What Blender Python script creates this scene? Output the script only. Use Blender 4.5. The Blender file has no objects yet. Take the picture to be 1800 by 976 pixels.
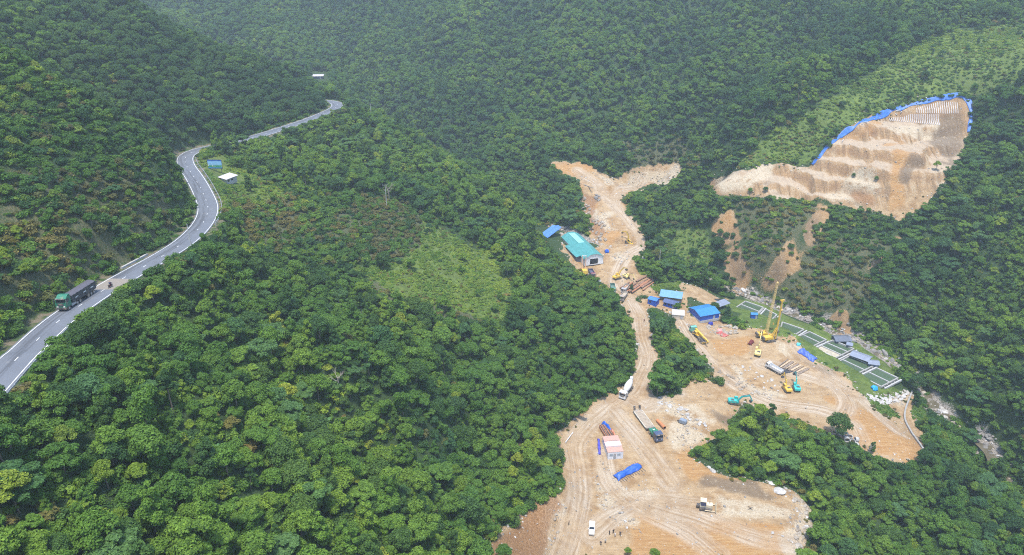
import bpy, bmesh, math, random
import numpy as np
from mathutils import Vector, Matrix, Euler

# ------------------------------------------------------------------ camera, sky, sun, exposure
random.seed(7); RNG = np.random.default_rng(11)
scene = bpy.context.scene
COL = scene.collection
F_PX, CX, CY, PITCH, CAM_Z = 1285.0, 900.0, 488.0, math.radians(25.0), 150.0
cam_data = bpy.data.cameras.new('camera'); cam = bpy.data.objects.new('camera', cam_data); COL.objects.link(cam)
cam_data.sensor_fit = 'HORIZONTAL'; cam_data.sensor_width = 36.0; cam_data.lens = F_PX / 1800.0 * 36.0
cam_data.clip_start = 1.0; cam_data.clip_end = 9000.0
cam.location = (0, 0, CAM_Z); cam.rotation_euler = (math.radians(90) - PITCH, 0, 0)
scene.camera = cam
SUN_EL, SUN_AZ = math.radians(75), math.radians(190)        # azimuth clockwise from +Y: behind the camera, to the left
world = bpy.data.worlds.new('World'); scene.world = world; world.use_nodes = True
wn = world.node_tree.nodes; wl = world.node_tree.links
sky = wn.new('ShaderNodeTexSky'); sky.sky_type = 'NISHITA'; sky.sun_disc = False
sky.sun_elevation = SUN_EL; sky.sun_rotation = SUN_AZ; sky.air_density = 1.0; sky.dust_density = 1.0; sky.ozone_density = 1.0; sky.altitude = 600
wn['Background'].inputs['Strength'].default_value = 0.15
wl.new(sky.outputs[0], wn['Background'].inputs['Color'])
sd = bpy.data.lights.new('sun', 'SUN'); sd.energy = 2.1; sd.angle = math.radians(9.0); sd.color = (1.0, 0.95, 0.87)
sun = bpy.data.objects.new('sun', sd); COL.objects.link(sun)
sdir = Vector((math.sin(SUN_AZ) * math.cos(SUN_EL), math.cos(SUN_AZ) * math.cos(SUN_EL), math.sin(SUN_EL)))
sun.rotation_euler = sdir.to_track_quat('Z', 'Y').to_euler(); sun.location = sdir * 600
vs = scene.view_settings; vs.view_transform = 'Standard'; vs.look = 'None'; vs.exposure = 1.52; vs.gamma = 1.0; vs.use_curve_mapping = False
HAZE = 0.00034
scene.cycles.use_denoising = False; scene.cycles.filter_width = 1.1
scene.cycles.max_bounces = 6; scene.cycles.diffuse_bounces = 3; scene.cycles.transmission_bounces = 3
scene.cycles.volume_bounces = 0; scene.cycles.transparent_max_bounces = 8

# ------------------------------------------------------------------ pixel <-> place
SP, CP = math.sin(PITCH), math.cos(PITCH)
def ray(px, py):
    u = (px - CX) / F_PX; v = (CY - py) / F_PX
    return np.array((u, CP + v * SP, -SP + v * CP))
def at_z(px, py, z):
    d = ray(px, py); t = (z - CAM_Z) / d[2]
    return np.array((0, 0, CAM_Z)) + d * t
def project(x, y, z):
    dz = z - CAM_Z
    dep = y * CP - dz * SP; up = y * SP + dz * CP
    dep = np.maximum(dep, 1e-3)
    return CX + F_PX * x / dep, CY - F_PX * up / dep, dep

# ------------------------------------------------------------------ small helpers
def tag(o, label=None, cat=None, group=None, kind=None):
    if label: o['label'] = label
    if cat: o['category'] = cat
    if group: o['group'] = group
    if kind: o['kind'] = kind
    return o
def mesh_obj(name, verts, faces, mats=(), parent=None, smooth=False):
    me = bpy.data.meshes.new(name); me.from_pydata([tuple(map(float, v)) for v in verts], [], [tuple(map(int, f)) for f in faces])
    for m in (mats if isinstance(mats, (list, tuple)) else [mats]): me.materials.append(m)
    if smooth: me.polygons.foreach_set('use_smooth', [True] * len(me.polygons))
    o = bpy.data.objects.new(name, me); COL.objects.link(o)
    if parent: o.parent = parent
    return o
def quads_mesh(name, V, Fq, mat, smooth=False):
    """fast mesh from numpy: V (n,3), Fq (m,4) or (m,3)"""
    me = bpy.data.meshes.new(name); n, k = Fq.shape
    me.vertices.add(len(V)); me.vertices.foreach_set('co', V.astype(np.float32).ravel())
    me.loops.add(n * k); me.loops.foreach_set('vertex_index', Fq.astype(np.int32).ravel())
    me.polygons.add(n); me.polygons.foreach_set('loop_start', np.arange(0, n * k, k, dtype=np.int32))
    me.polygons.foreach_set('use_smooth', np.full(n, smooth))
    for m in (mat if isinstance(mat, (list, tuple)) else [mat]): me.materials.append(m)
    me.update(calc_edges=True); me.validate()
    return me

# ------------------------------------------------------------------ noise (numpy)
def vnoise(x, y, seed=0):
    xi = np.floor(x).astype(np.int64); yi = np.floor(y).astype(np.int64); fx = x - xi; fy = y - yi
    def h(a, b):
        n = (a * 374761393 + b * 668265263 + seed * 982451653) & 0x7fffffff
        n = ((n ^ (n >> 13)) * 1274126177) & 0x7fffffff
        return ((n ^ (n >> 16)) & 0xffff) / 65535.0
    sx = fx * fx * (3 - 2 * fx); sy = fy * fy * (3 - 2 * fy)
    a = h(xi, yi); b = h(xi + 1, yi); c = h(xi, yi + 1); d = h(xi + 1, yi + 1)
    return (a + (b - a) * sx) * (1 - sy) + (c + (d - c) * sx) * sy
def fbm(x, y, sc, octv=4, seed=0):
    s = 0; a = 1; t = 0
    for k in range(octv):
        s = s + a * (vnoise(x / sc, y / sc, seed + k) - .5); t += a; a *= .5; sc *= .5
    return s / t * 2

# ------------------------------------------------------------------ terrain: points read off the photograph, each with its height
# (px, py, z): z metres above the lower work pad
CTRL = [
 # lower pad and its access road
 (1010,976,2),(1100,900,2),(1240,900,2),(1380,900,2),(1300,970,2),(1100,976,2),(1400,970,1.5),(1200,850,2),(1170,770,3.5),(1080,760,3.5),(1040,820,2.5),(1000,850,2.5),(1060,720,3.5),
 (1120,690,4),(1140,720,4),(1200,720,4),(1130,600,5),(1110,540,7),(1085,470,10),(1060,470,10),(1130,430,12),(1085,385,15),(1070,350,18),(1020,300,23),(970,285,27),(1190,292,29),(1130,308,23),
 (1030,470,10),(1000,435,12),(1060,420,12),
 # between the two branches, upper mid valley
 (1170,600,5),(1180,650,4.5),(1200,560,5),(1240,570,3),(1160,520,7),(1230,515,5),(1200,460,8),(1180,410,11),(1150,360,16),(1240,360,18),(1230,420,12),
 # second work pad
 (1270,640,3),(1350,595,5),(1320,660,2.5),(1400,680,1.5),(1480,700,.8),(1550,745,.3),(1600,790,-.3),(1560,800,-.3),(1450,650,1.5),(1300,690,3),(1360,720,2),
 # fish ponds
 (1330,545,-2),(1290,535,-1),(1420,585,-2.5),(1490,625,-2.5),(1540,665,-2.5),
 # wooded hump between the pads and the lower right wood
 (1300,760,3.5),(1380,770,3),(1480,820,0),(1450,880,-2),(1500,960,-5),(1600,880,-5),(1600,960,-7),(1700,860,-7),(1700,960,-7),
 # river
 (870,330,16),(900,350,13.5),(945,380,11),(985,402,8.5),(1060,432,8),(1160,450,5),(1250,490,2),(1330,522,-2),(1400,552,-4),(1470,580,-5),(1540,612,-6),(1600,660,-7),(1650,720,-8),(1740,785,-9),(1790,870,-10),
 # right valley wall: wood below the bare face
 (1350,450,17),(1300,420,17),(1400,480,10),(1480,480,14),(1460,420,24),(1560,480,18),
 (1255,328,35),(1350,345,36),(1480,356,37),(1560,378,35),(1300,302,42),(1385,288,47),(1430,293,48),
 (1500,225,64),(1580,195,70),(1660,177,75),(1705,190,72),(1700,240,60),(1600,280,57),(1520,300,50),(1640,340,44),
 (1700,60,101),(1800,0,116),(1800,120,92),(1800,300,54),(1800,500,27),(1650,450,24),(1650,560,6),(1700,640,3),(1800,700,9),(1800,600,18),(1750,400,38),(1560,560,2),
 (1600,120,88),(1450,180,74),
 # behind: spur and far mountain
 (1300,235,56),(1300,150,73),(1300,0,110),(1500,0,113),(1450,100,88),(1100,260,36),(1200,270,40),(1100,150,64),(1100,0,108),
 (1000,250,33),(900,250,33),(900,150,60),(900,0,106),(820,250,30),(700,190,41),(700,100,66),(700,0,100),(620,140,54),(560,60,76),(500,50,80),(250,0,99),
 # crest of the wooded spur
 (650,215,54),(750,270,41),(850,330,32),(950,430,18),(1060,540,9.5),(1100,640,5.5),
 # spur flank
 (500,420,52),(400,300,64),(470,345,60),(600,400,47),(680,365,46),(750,500,33),(600,300,51),(700,330,45),(500,270,58),(850,450,27),(900,520,20),(700,600,34),(500,600,52),(300,600,68),(300,520,73),
 (900,600,17),(1000,650,8.5),(1000,580,12),(600,800,35),(800,800,18),(430,450,60),(420,400,63),
 # near left hill
 (200,400,83),(0,400,92),(0,200,108),(0,85,121),(130,180,106),(250,250,93),(300,300,85),
 # second hill
 (300,200,80),(100,100,106),(0,40,120),(300,55,105),(450,110,83),(210,5,120),(450,200,68),(530,140,70),
]
XR = lambda y: -86 + .15 * (104 - y) if y < 104 else -90
WORLD = []
for y in (-120, -60, 0, 50, 90, 130, 165):
    xr = XR(y)
    for dx, z in ((-130, 175), (-80, 142), (-40, 112), (-16, 92), (10, 77.5), (40, 55), (70, 32), (100, 9)): WORLD.append((xr + dx, y, z))
for y in (-120, -40, 40, 100): WORLD += [(60, y, 2), (110, y, 0), (150, y, -10), (200, y, 22), (260, y, 70), (360, y, 140)]
# gully between the two left hills, dip behind the second hill, dip behind the spur, high ground all round
WORLD += [(-150,262,76),(-180,262,96),(-230,262,120),(-300,250,160),(-160,480,52),(-120,510,40),(-220,500,66),(-300,480,100),
          (-60,455,26),(-90,480,33),(-20,430,19),(-330,330,150),(-420,150,240),(-430,-60,240),(-430,450,150),
          (-430,650,120),(-300,620,92),(-430,900,190),(-150,850,170),(120,850,200),(350,850,220),(600,850,260),
          (350,560,160),(600,560,250),(420,330,130),(620,330,220),(430,150,160),(620,100,230),(620,-100,230),(300,240,78),(350,420,120)]
P = np.array([at_z(*c) for c in CTRL] + [np.array(w, float) for w in WORLD])
def rbf_fit(P, c=10.0, lam=.4):
    n = len(P); d2 = ((P[:, None, :2] - P[None, :, :2]) ** 2).sum(-1)
    A = np.zeros((n + 3, n + 3)); A[:n, :n] = -np.sqrt(d2 + c * c) - 0
    A[:n, :n] -= 0; A[np.arange(n), np.arange(n)] += lam
    Q = np.c_[np.ones(n), P[:, :2] / 100.]; A[:n, n:] = Q; A[n:, :n] = Q.T
    return np.linalg.solve(A, np.r_[P[:, 2], 0, 0, 0])
COEF = rbf_fit(P)
def base_h(x, y, c=10.0):
    x = np.asarray(x, float).ravel(); y = np.asarray(y, float).ravel(); out = np.empty(len(x)); n = len(P)
    for s in range(0, len(x), 20000):
        xs = x[s:s + 20000]; ys = y[s:s + 20000]
        K = -np.sqrt((xs[:, None] - P[None, :, 0]) ** 2 + (ys[:, None] - P[None, :, 1]) ** 2 + c * c)
        out[s:s + 20000] = K @ COEF[:n] + COEF[n] + COEF[n + 1] * xs / 100 + COEF[n + 2] * ys / 100
    return out
def axis(segs):
    a = [segs[0][0]]
    for lo, hi, st in segs:
        k = max(1, int(round((hi - lo) / st))); a += list(lo + (hi - lo) * (np.arange(1, k + 1) / k))
    return np.array(a)
GX = axis([(-620, -230, 9), (-230, -140, 2.6), (-140, -60, 1.2), (-60, -10, 1.6), (-10, 215, .8), (215, 300, 2.2), (300, 760, 9)])
GY = axis([(-160, 40, 6), (40, 130, 2), (130, 345, .85), (345, 450, 1.15), (450, 620, 3.2), (620, 1000, 9)])
NX, NY = len(GX), len(GY)
MX, MY = np.meshgrid(GX, GY)              # (NY, NX)
GZ = base_h(MX, MY).reshape(NY, NX)

def catmull(pts, step):
    pts = np.array(pts, float); out = []
    Q = np.vstack([2 * pts[0] - pts[1], pts, 2 * pts[-1] - pts[-2]])
    for i in range(1, len(Q) - 2):
        p0, p1, p2, p3 = Q[i - 1], Q[i], Q[i + 1], Q[i + 2]; k = max(2, int(np.linalg.norm(p2 - p1) / step * 3))
        t = np.linspace(0, 1, k, endpoint=False)[:, None]
        out.append(.5 * (2 * p1 + (p2 - p0) * t + (2 * p0 - 5 * p1 + 4 * p2 - p3) * t ** 2 + (3 * p1 - p0 - 3 * p2 + p3) * t ** 3))
    C = np.vstack(out + [pts[-1:]]); L = np.r_[0, np.cumsum(np.linalg.norm(np.diff(C, axis=0), axis=1))]
    n = int(L[-1] / step) + 1; s = np.linspace(0, L[-1], n)
    return np.c_[[np.interp(s, L, C[:, k]) for k in range(C.shape[1])]].T
def near_line(line, x, y):
    """distance, index of nearest sample, signed side (right of travel positive)"""
    x = np.asarray(x, float).ravel(); y = np.asarray(y, float).ravel()
    d = np.empty(len(x)); idx = np.empty(len(x), int)
    for s in range(0, len(x), 20000):
        D = (x[s:s + 20000, None] - line[None, :, 0]) ** 2 + (y[s:s + 20000, None] - line[None, :, 1]) ** 2
        idx[s:s + 20000] = D.argmin(1); d[s:s + 20000] = np.sqrt(D.min(1))
    T = np.gradient(line[:, :2], axis=0); tx, ty = T[idx, 0], T[idx, 1]
    side = np.sign((x - line[idx, 0]) * ty - (y - line[idx, 1]) * tx)
    return d, idx, side

# highway centre line
HWY_PX = [(-2,664,83),(50,613,82),(100,566,80.6),(150,531,79.4),(190,505,78.4),(240,476,77),(290,448,75.4),(330,421,73.6),(357,392,71.6),(366,366,70.4),(356,338,69.2),(341,311,68.2),(327,290,67.2),(327,274,66.5),(350,263,66),(400,253,65.4),(450,240,64.8),(500,225,64.2),(552,207,63),(588,191,62.3),(592,182,62),(572,178,61.6)]
HWY_C = [(-58, -110, 93), (-66, -40, 90), (-74, 40, 86)] + [tuple(at_z(*p)) for p in HWY_PX] + [(-150, 452, 60.5), (-190, 470, 60)]
HWY = catmull(HWY_C, 1.5)
k = np.ones(9) / 9
HWY[4:-4, :2] = np.c_[np.convolve(HWY[:, 0], k, 'valid'), np.convolve(HWY[:, 1], k, 'valid')]
HW = 3.4        # half width of the asphalt
RIV_PX = [(830,285,20),(870,330,16),(900,350,13.5),(945,380,11),(985,402,8.5),(1060,432,8),(1160,450,5),(1250,490,2),(1330,522,-2),(1400,552,-4),(1470,580,-5),(1540,612,-6),(1600,660,-7),(1650,720,-8),(1740,785,-9),(1790,870,-10)]
RIV = catmull([(-90, 470, 30), (-45, 425, 23)] + [tuple(at_z(*p)) for p in RIV_PX[1:]] + [(150, 90, -12), (150, -60, -13)], 1.5)

# side valleys of the far mountain and of the right-hand spur
FOLDS = [[(1520,-20,116),(1480,0,112),(1400,60,97),(1300,140,75),(1220,200,57),(1140,262,37)], [(930,20,98),(880,80,82),(830,150,62),(790,222,42)], [(560,10,92),(620,80,72),(680,160,48),(760,240,34)], [(1250,-10,112),(1180,60,92),(1130,130,70),(1080,200,50)], [(720,-10,103),(760,60,84),(800,120,68)]]
fold_d = np.full((NY, NX), 1e9)
for f in FOLDS: fold_d = np.minimum(fold_d, near_line(catmull([at_z(*p) for p in f], 3.), MX, MY)[0].reshape(NY, NX))
GZ = GZ - 11 * np.exp(-(fold_d / 20) ** 2) + 3 * np.exp(-((fold_d - 42) / 16) ** 2) * (MY > 400)
# soften the ground with gullies and hummocks, then carve road and river
far_w = np.clip((MY - 430) / 60, 0, 1)
rough = fbm(MX, MY, 60, 4, 3) * 3.0 + fbm(MX, MY, 12, 3, 9) * .8 - far_w * (1 - 2.2 * np.abs(fbm(MX + .5 * MY, MY * .45, 95, 3, 13))) * 17 + far_w * 9
sm = lambda a, b, x: np.clip((x - a) / (b - a), 0, 1) ** 2 * (3 - 2 * np.clip((x - a) / (b - a), 0, 1))
d_h, i_h, s_h = near_line(HWY, MX, MY); d_h = d_h.reshape(NY, NX); hz = HWY[i_h, 2].reshape(NY, NX); s_h = s_h.reshape(NY, NX)
d_r, i_r, s_r = near_line(RIV, MX, MY); d_r = d_r.reshape(NY, NX); rz = RIV[i_r, 2].reshape(NY, NX)
# ------------------------------------------------------------------ what covers the ground: outlines read off the photograph, laid on the terrain
SOIL = [
 ((120,245),[(820,990),(880,935),(940,890),(985,868),(988,800),(972,770),(990,750),(1015,730),(1050,705),(1095,683),(1112,662),(1125,636),(1147,636),(1152,660),(1145,690),(1180,700),(1200,680),(1240,662),(1300,695),(1312,712),(1290,735),(1262,770),(1228,785),(1225,800),(1262,828),(1330,843),(1395,858),(1418,885),(1426,930),(1405,990)]),
 ((225,440),[(1113,660),(1116,620),(1110,585),(1101,550),(1084,525),(1068,503),(1045,488),(1025,476),(1000,460),(983,440),(985,428),(1015,442),(1050,436),(1040,418),(1032,395),(1026,372),(1020,345),(1018,322),(985,302),(956,288),(960,279),(1010,282),(1045,296),(1082,313),(1112,299),(1160,286),(1190,286),(1200,300),(1182,318),(1150,326),(1112,338),(1096,347),(1102,377),(1127,400),(1140,430),(1117,455),(1122,480),(1152,492),(1152,516),(1122,522),(1142,545),(1146,570),(1152,600),(1162,645)]),
 ((170,330),[(1180,560),(1198,540),(1212,556),(1262,556),(1290,575),(1340,582),(1368,596),(1400,602),(1440,640),(1482,662),(1562,732),(1600,747),(1642,792),(1585,818),(1540,806),(1500,778),(1440,752),(1380,733),(1310,712),(1285,692),(1240,645),(1215,605),(1188,580)]),
 ((220,330),[(1118,540),(1136,522),(1190,512),(1215,520),(1205,546),(1180,556),(1150,540)]),
 ((280,330),[(1186,497),(1200,491),(1240,505),(1284,527),(1272,536),(1232,536),(1212,522)]),
 ((300,420),[(1245,320),(1290,300),(1350,289),(1385,286),(1425,291),(1470,240),(1520,208),(1580,187),(1640,173),(1690,168),(1706,183),(1706,230),(1693,270),(1662,312),(1622,365),(1582,385),(1540,368),(1490,364),(1440,352),(1370,347),(1300,342),(1255,337)]),
 ((160,260),[(1555,705),(1600,690),(1612,705),(1600,730),(1640,785),(1620,790),(1590,750)]),
]
SCAR = [((270,345),[(1432,356),(1464,366),(1440,422),(1408,470),(1352,514),(1308,502),(1365,440)]),
        ((270,345),[(1248,392),(1292,365),(1302,440),(1338,470),(1350,502),(1288,514),(1273,460)]),
        ((250,330),[(1448,560),(1490,545),(1500,590),(1470,600)]),
        ((270,345),[(1575,420),(1590,415),(1540,480),(1520,475)])]
GRASS = [((205,330),[(610,470),(655,470),(700,455),(740,432),(735,385),(790,400),(850,440),(905,505),(890,570),(780,545),(690,520)]),
         ((225,330),[(338,288),(395,268),(420,298),(480,318),(505,340),(470,356),(420,352),(388,372),(362,325)]),
         ((330,520),[(1265,300),(1330,262),(1420,195),(1560,105),(1680,50),(1830,40),(1830,110),(1725,175),(1690,163),(1580,182),(1465,236),(1422,290),(1385,284),(1345,287)]),
         ((270,400),[(1160,400),(1250,400),(1255,470),(1200,460),(1165,440)]),
         ((170,290),[(1420,640),(1445,610),(1590,680),(1640,730),(1600,760),(1560,735),(1480,665)]),
         ((170,330),[(1262,530),(1300,515),(1380,548),(1440,578),(1500,588),(1550,625),(1585,672),(1605,695),(1560,712),(1510,700),(1440,640),(1370,600),(1320,585)]),
         ((280,330),[(1090,520),(1190,512),(1190,495),(1150,500)])]
DRY = [((225,345),[(560,395),(620,350),(690,345),(745,385),(740,440),(655,475),(600,440)]),((200,330),[(640,500),(790,470),(880,570),(720,560)]),
       ((215,290),[(690,500),(790,470),(860,560),(740,560)]),
       ((200,300),[(430,345),(520,345),(560,420),(470,440),(410,400)]),
       ((370,480),[(1060,250),(1180,240),(1260,300),(1200,290),(1110,290)]),
       ((270,345),[(1290,350),(1440,365),(1380,450),(1330,500),(1290,440)]),
       ((270,345),[(1300,430),(1560,420),(1500,560),(1350,520)]),
       ((60,205),[(0,300),(250,300),(330,390),(200,470),(80,540),(0,600)])]
SCRUB = [((190,345),[(375,298),(520,325),(700,345),(800,400),(905,500),(890,585),(760,560),(620,500),(470,470),(395,410)]),((270,345),[(1255,340),(1440,360),(1560,390),(1520,500),(1400,540),(1290,500)])]
RED = [((120,200),[(820,990),(885,940),(985,868),(990,890),(960,976),(950,990)]),((120,245),[(1012,690),(1048,700),(1040,722),(1012,738)]),((300,440),[(1475,322),(1520,338),(1548,366),(1500,345)]),((300,440),[(1505,240),(1570,218),(1565,228),(1520,245)]),((300,440),[(1018,335),(1040,350),(1070,410),(1050,425),(1028,380)])]
PALE = [((120,440),[(1040,830),(1075,870),(1110,905),(1130,940),(1090,935),(1050,880)]),((120,440),[(985,870),(1000,890),(985,930),(965,976),(955,976),(972,920)]),
        ((120,440),[(1380,860),(1418,885),(1426,930),(1405,990),(1385,940),(1390,890)]),((120,440),[(1190,750),(1230,745),(1240,775),(1205,795),(1185,775)]),
        ((120,440),[(1160,695),(1240,740),(1250,760),(1200,735),(1155,715)]),((120,440),[(1045,785),(1065,820),(1100,855),(1160,858),(1165,868),(1100,866),(1060,830)]),
        ((200,440),[(1380,600),(1410,620),(1420,650),(1370,630)]),((200,440),[(1290,640),(1330,680),(1380,690),(1350,705),(1280,660)]),((200,440),[(1500,690),(1600,690),(1585,712),(1540,712)]),
        ((300,440),[(1040,370),(1070,375),(1085,405),(1060,410)]),((300,440),[(1110,310),(1190,288),(1198,300),(1180,316),(1120,330),(1100,325)]),((300,440),[(1075,450),(1100,435),(1112,450),(1090,465)]),
        ((300,440),[(1035,300),(1080,315),(1095,330),(1060,318)]),((300,440),[(1245,318),(1290,300),(1350,290),(1385,288),(1350,310),(1280,335)]),((300,440),[(1560,215),(1650,220),(1645,245),(1580,240)]),
        ((300,440),[(1450,340),(1500,335),(1520,360),(1440,352)]),((300,440),[(1500,300),(1540,290),(1530,340),(1500,330)]),((200,440),[(1540,690),(1600,690),(1590,712),(1550,715)]),
        ((120,440),[(1260,870),(1380,890),(1378,912),(1262,898)])]
ORANGE = [((120,440),[(835,990),(880,945),(985,885),(975,930),(945,976),(940,990)]),((120,440),[(1090,905),(1250,905),(1400,930),(1400,990),(1120,990)]),((120,440),[(1190,810),(1230,795),(1330,845),(1230,840)]),
          ((160,440),[(1450,690),(1560,735),(1640,790),(1580,815),(1490,770)]),((200,440),[(1270,600),(1320,585),(1340,600),(1300,625)]),((300,440),[(1020,320),(1040,340),(1060,385),(1085,420),(1060,430),(1030,390)]),
          ((300,440),[(956,280),(1010,284),(1040,298),(1030,306),(980,300)]),((300,440),[(1470,320),(1520,340),(1545,365),(1500,330)]),((300,440),[(1500,235),(1560,215),(1560,230),(1520,245)]),((300,440),[(1560,260),(1590,260),(1600,360),(1570,370)]),
          ((270,345),[(1256,398),(1284,375),(1292,440),(1325,470),(1340,497),(1300,508),(1283,460)]),((120,240),[(1015,690),(1045,700),(1040,720),(1015,735)])]
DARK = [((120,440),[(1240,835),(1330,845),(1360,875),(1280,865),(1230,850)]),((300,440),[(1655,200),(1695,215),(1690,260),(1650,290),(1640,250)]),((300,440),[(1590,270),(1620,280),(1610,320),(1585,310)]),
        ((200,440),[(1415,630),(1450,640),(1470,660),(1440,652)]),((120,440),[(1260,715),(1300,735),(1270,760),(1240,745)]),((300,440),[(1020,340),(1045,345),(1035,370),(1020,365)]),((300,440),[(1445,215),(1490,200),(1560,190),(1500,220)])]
def inpoly(px, py, poly):
    n = len(poly); r = np.zeros(px.shape, bool); j = n - 1
    for i in range(n):
        xi, yi = poly[i]; xj, yj = poly[j]
        if yi != yj: r ^= ((yi > py) != (yj > py)) & (px < (xj - xi) * (py - yi) / (yj - yi) + xi)
        j = i
    return r
def mask(polys, x, y, z, pad=0.):
    px, py, dep = project(x, y, z); m = np.zeros(np.shape(x), bool)
    if pad: px = px + fbm(x, y, 9, 4, 91) * pad; py = py + fbm(x, y, 9, 4, 93) * pad * .6
    for (lo, hi), poly in polys: m |= inpoly(px, py, poly) & (y > lo) & (y < hi)
    return m
def blur(a, n=1):
    a = a.astype(float)
    for _ in range(n):
        b = np.pad(a, 1, mode='edge'); a = (b[:-2, 1:-1] + b[2:, 1:-1] + b[1:-1, :-2] + b[1:-1, 2:] + 2 * a) / 6
    return a
M_SOIL = blur(mask(SOIL, MX, MY, GZ, 15), 2); flat = blur(M_SOIL, 4)
M_RIV = np.where(MY < 235, .75, 1.) * np.clip(1 - sm(2.2, 5.5, d_r + fbm(MX, MY, 9, 2, 5) * 3), 0, 1)
GZ = GZ + rough * (1 - .9 * np.clip(flat, 0, 1))
GZ = GZ + flat * (fbm(MX, MY, 9, 4, 21) * .34 + fbm(MX, MY, 2.6, 2, 23) * .12)
# bare face: ribs and steps of weathered rock
face = flat * sm(60, 30, np.abs(MX - 175)) * sm(318, 330, MY) * (MX > 90)
GZ = GZ + face * (fbm(MX * 1.5, MY * .4, 13, 4, 33) * 2.6 + fbm(MX * 1.4, MY * .6, 4.5, 3, 35) * 1.3 - np.abs(fbm(MX * 2.2, MY * .35, 9, 3, 37)) * 1.6)
zt = GZ / 6.5 + fbm(MX, MY, 32, 4, 61) * .75; fz = zt - np.floor(zt); GZ = GZ + face * 6.5 * (sm(.5, .95, fz) - fz) * .68
# highway bench: flat under the road, cut bank above, fill slope below
bench = np.where(d_h < HW + 1.6, hz - .12, GZ)
w = 1 - sm(HW + 1.6, HW + 7.5, d_h); GZ = np.where(d_h < HW + 7.5, GZ * (1 - w) + (hz - .12) * w, GZ)
# river bed
w = 1 - sm(2.0, 7.0, d_r); GZ = GZ * (1 - w) + np.minimum(GZ, rz - .8 + fbm(MX, MY, 3, 2, 41) * .5) * w
# fish ponds beside the river: four corners of each block in the photograph and its water level
PONDS = [([(1296,541),(1311,531),(1340,541),(1327,555)], -1.0, 2), ([(1331,556),(1343,543),(1364,554),(1352,566)], -1.2, 1),
         ([(1369,590),(1376,568),(1411,580),(1385,596)], -1.6, 2), ([(1390,599),(1423,585),(1450,598),(1419,613)], -1.9, 3),
         ([(1422,616),(1464,600),(1498,614),(1458,634)], -2.2, 4), ([(1470,640),(1495,627),(1532,644),(1505,657)], -2.5, 2), ([(1513,661),(1540,648),(1576,665),(1549,679)], -2.8, 2)]
PQ = [[at_z(a, b, z) for a, b in q] for q, z, n in PONDS]
PQ = [[np.mean(q, 0) + (p - np.mean(q, 0)) * 1.08 for p in q] for q in PQ]
for q, (_, z, n) in zip(PQ, PONDS):
    c = np.mean(q, 0); big = [(c + (p - c) * 1.28)[:2] for p in q]
    inn = blur(inpoly(MX, MY, [tuple(p) for p in big]), 2); GZ = GZ * (1 - inn) + (z - .9) * inn
def H(x, y):
    x = np.asarray(x, float); y = np.asarray(y, float)
    i = np.clip(np.searchsorted(GX, x) - 1, 0, NX - 2); j = np.clip(np.searchsorted(GY, y) - 1, 0, NY - 2)
    fx = np.clip((x - GX[i]) / (GX[i + 1] - GX[i]), 0, 1); fy = np.clip((y - GY[j]) / (GY[j + 1] - GY[j]), 0, 1)
    return (GZ[j, i] * (1 - fx) + GZ[j, i + 1] * fx) * (1 - fy) + (GZ[j + 1, i] * (1 - fx) + GZ[j + 1, i + 1] * fx) * fy
def G(px, py, lift=0.):
    """where the line of sight through a photo pixel meets the ground"""
    d = ray(px, py); t = np.arange(60, 1100, .4); X = d[0] * t; Y = d[1] * t; Z = CAM_Z + d[2] * t - lift
    below = np.nonzero(Z < H(X, Y))[0]
    k = below[0] if len(below) else len(t) - 1
    t0, t1 = t[max(k - 1, 0)], t[k]
    for _ in range(12):
        tm = (t0 + t1) / 2
        if CAM_Z + d[2] * tm - lift < H(d[0] * tm, d[1] * tm): t1 = tm
        else: t0 = tm
    x, y = d[0] * t1, d[1] * t1
    return np.array((x, y, float(H(x, y))))
M_GRASS = blur(mask(GRASS, MX, MY, GZ, 34), 5); M_DRY = blur(mask(DRY, MX, MY, GZ, 40), 8); M_SCAR = blur(mask(SCAR, MX, MY, GZ, 22), 4)
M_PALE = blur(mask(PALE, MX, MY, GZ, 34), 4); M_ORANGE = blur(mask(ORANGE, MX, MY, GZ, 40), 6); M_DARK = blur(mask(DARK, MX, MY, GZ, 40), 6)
M_RED = blur(mask(RED, MX, MY, GZ, 20), 4)
M_VERGE = np.clip(1 - sm(HW + 1.0, HW + 3.5, d_h), 0, 1)
# cart tracks worn into the soil: pale wheel-worn lanes between darker churned strips
TRACK_PX = [[(1040,940),(1090,900),(1150,880),(1230,888)],[(1130,880),(1220,905),(1330,945),(1400,960)],[(1075,720),(1110,760),(1150,810),(1180,850)],[(1400,610),(1450,655),(1520,705),(1580,760)],[(985,990),(1005,930),(1018,870),(1015,820),(1010,780),(1035,745),(1075,712),(1110,690),(1128,660),(1138,630),(1128,590),(1122,555),(1105,525),(1085,500),(1090,475),(1105,450),(1130,435),(1130,420),(1105,390),(1080,360),(1060,340),(1045,320),(1015,300)],
            [(1080,360),(1090,335),(1130,318)],[(1195,565),(1215,600),(1245,635),(1290,675),(1350,705),(1440,720),(1490,740),(1510,770)],[(1340,640),(1420,660),(1470,680),(1490,710),(1480,735)],[(1190,690),(1160,690),(1140,715),(1110,700)],[(1060,800),(1075,850),(1120,890),(1200,930),(1260,976)]]
TRACKS = []
for tr in TRACK_PX:
    TRACKS.append(catmull([G(*p) for p in tr], 1.0))
LAT = np.full((NY, NX), 99.); ALO = np.zeros((NY, NX)); off = 0.
for T in TRACKS:
    d, i, s = near_line(T, MX, MY); d = d.reshape(NY, NX); better = d < np.abs(LAT)
    LAT = np.where(better, d * s.reshape(NY, NX), LAT); ALO = np.where(better, i.reshape(NY, NX) + off, ALO); off += len(T) + 50
M_TRK = (1 - sm(2.6, 4.6, np.abs(LAT))) * M_SOIL

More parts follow.
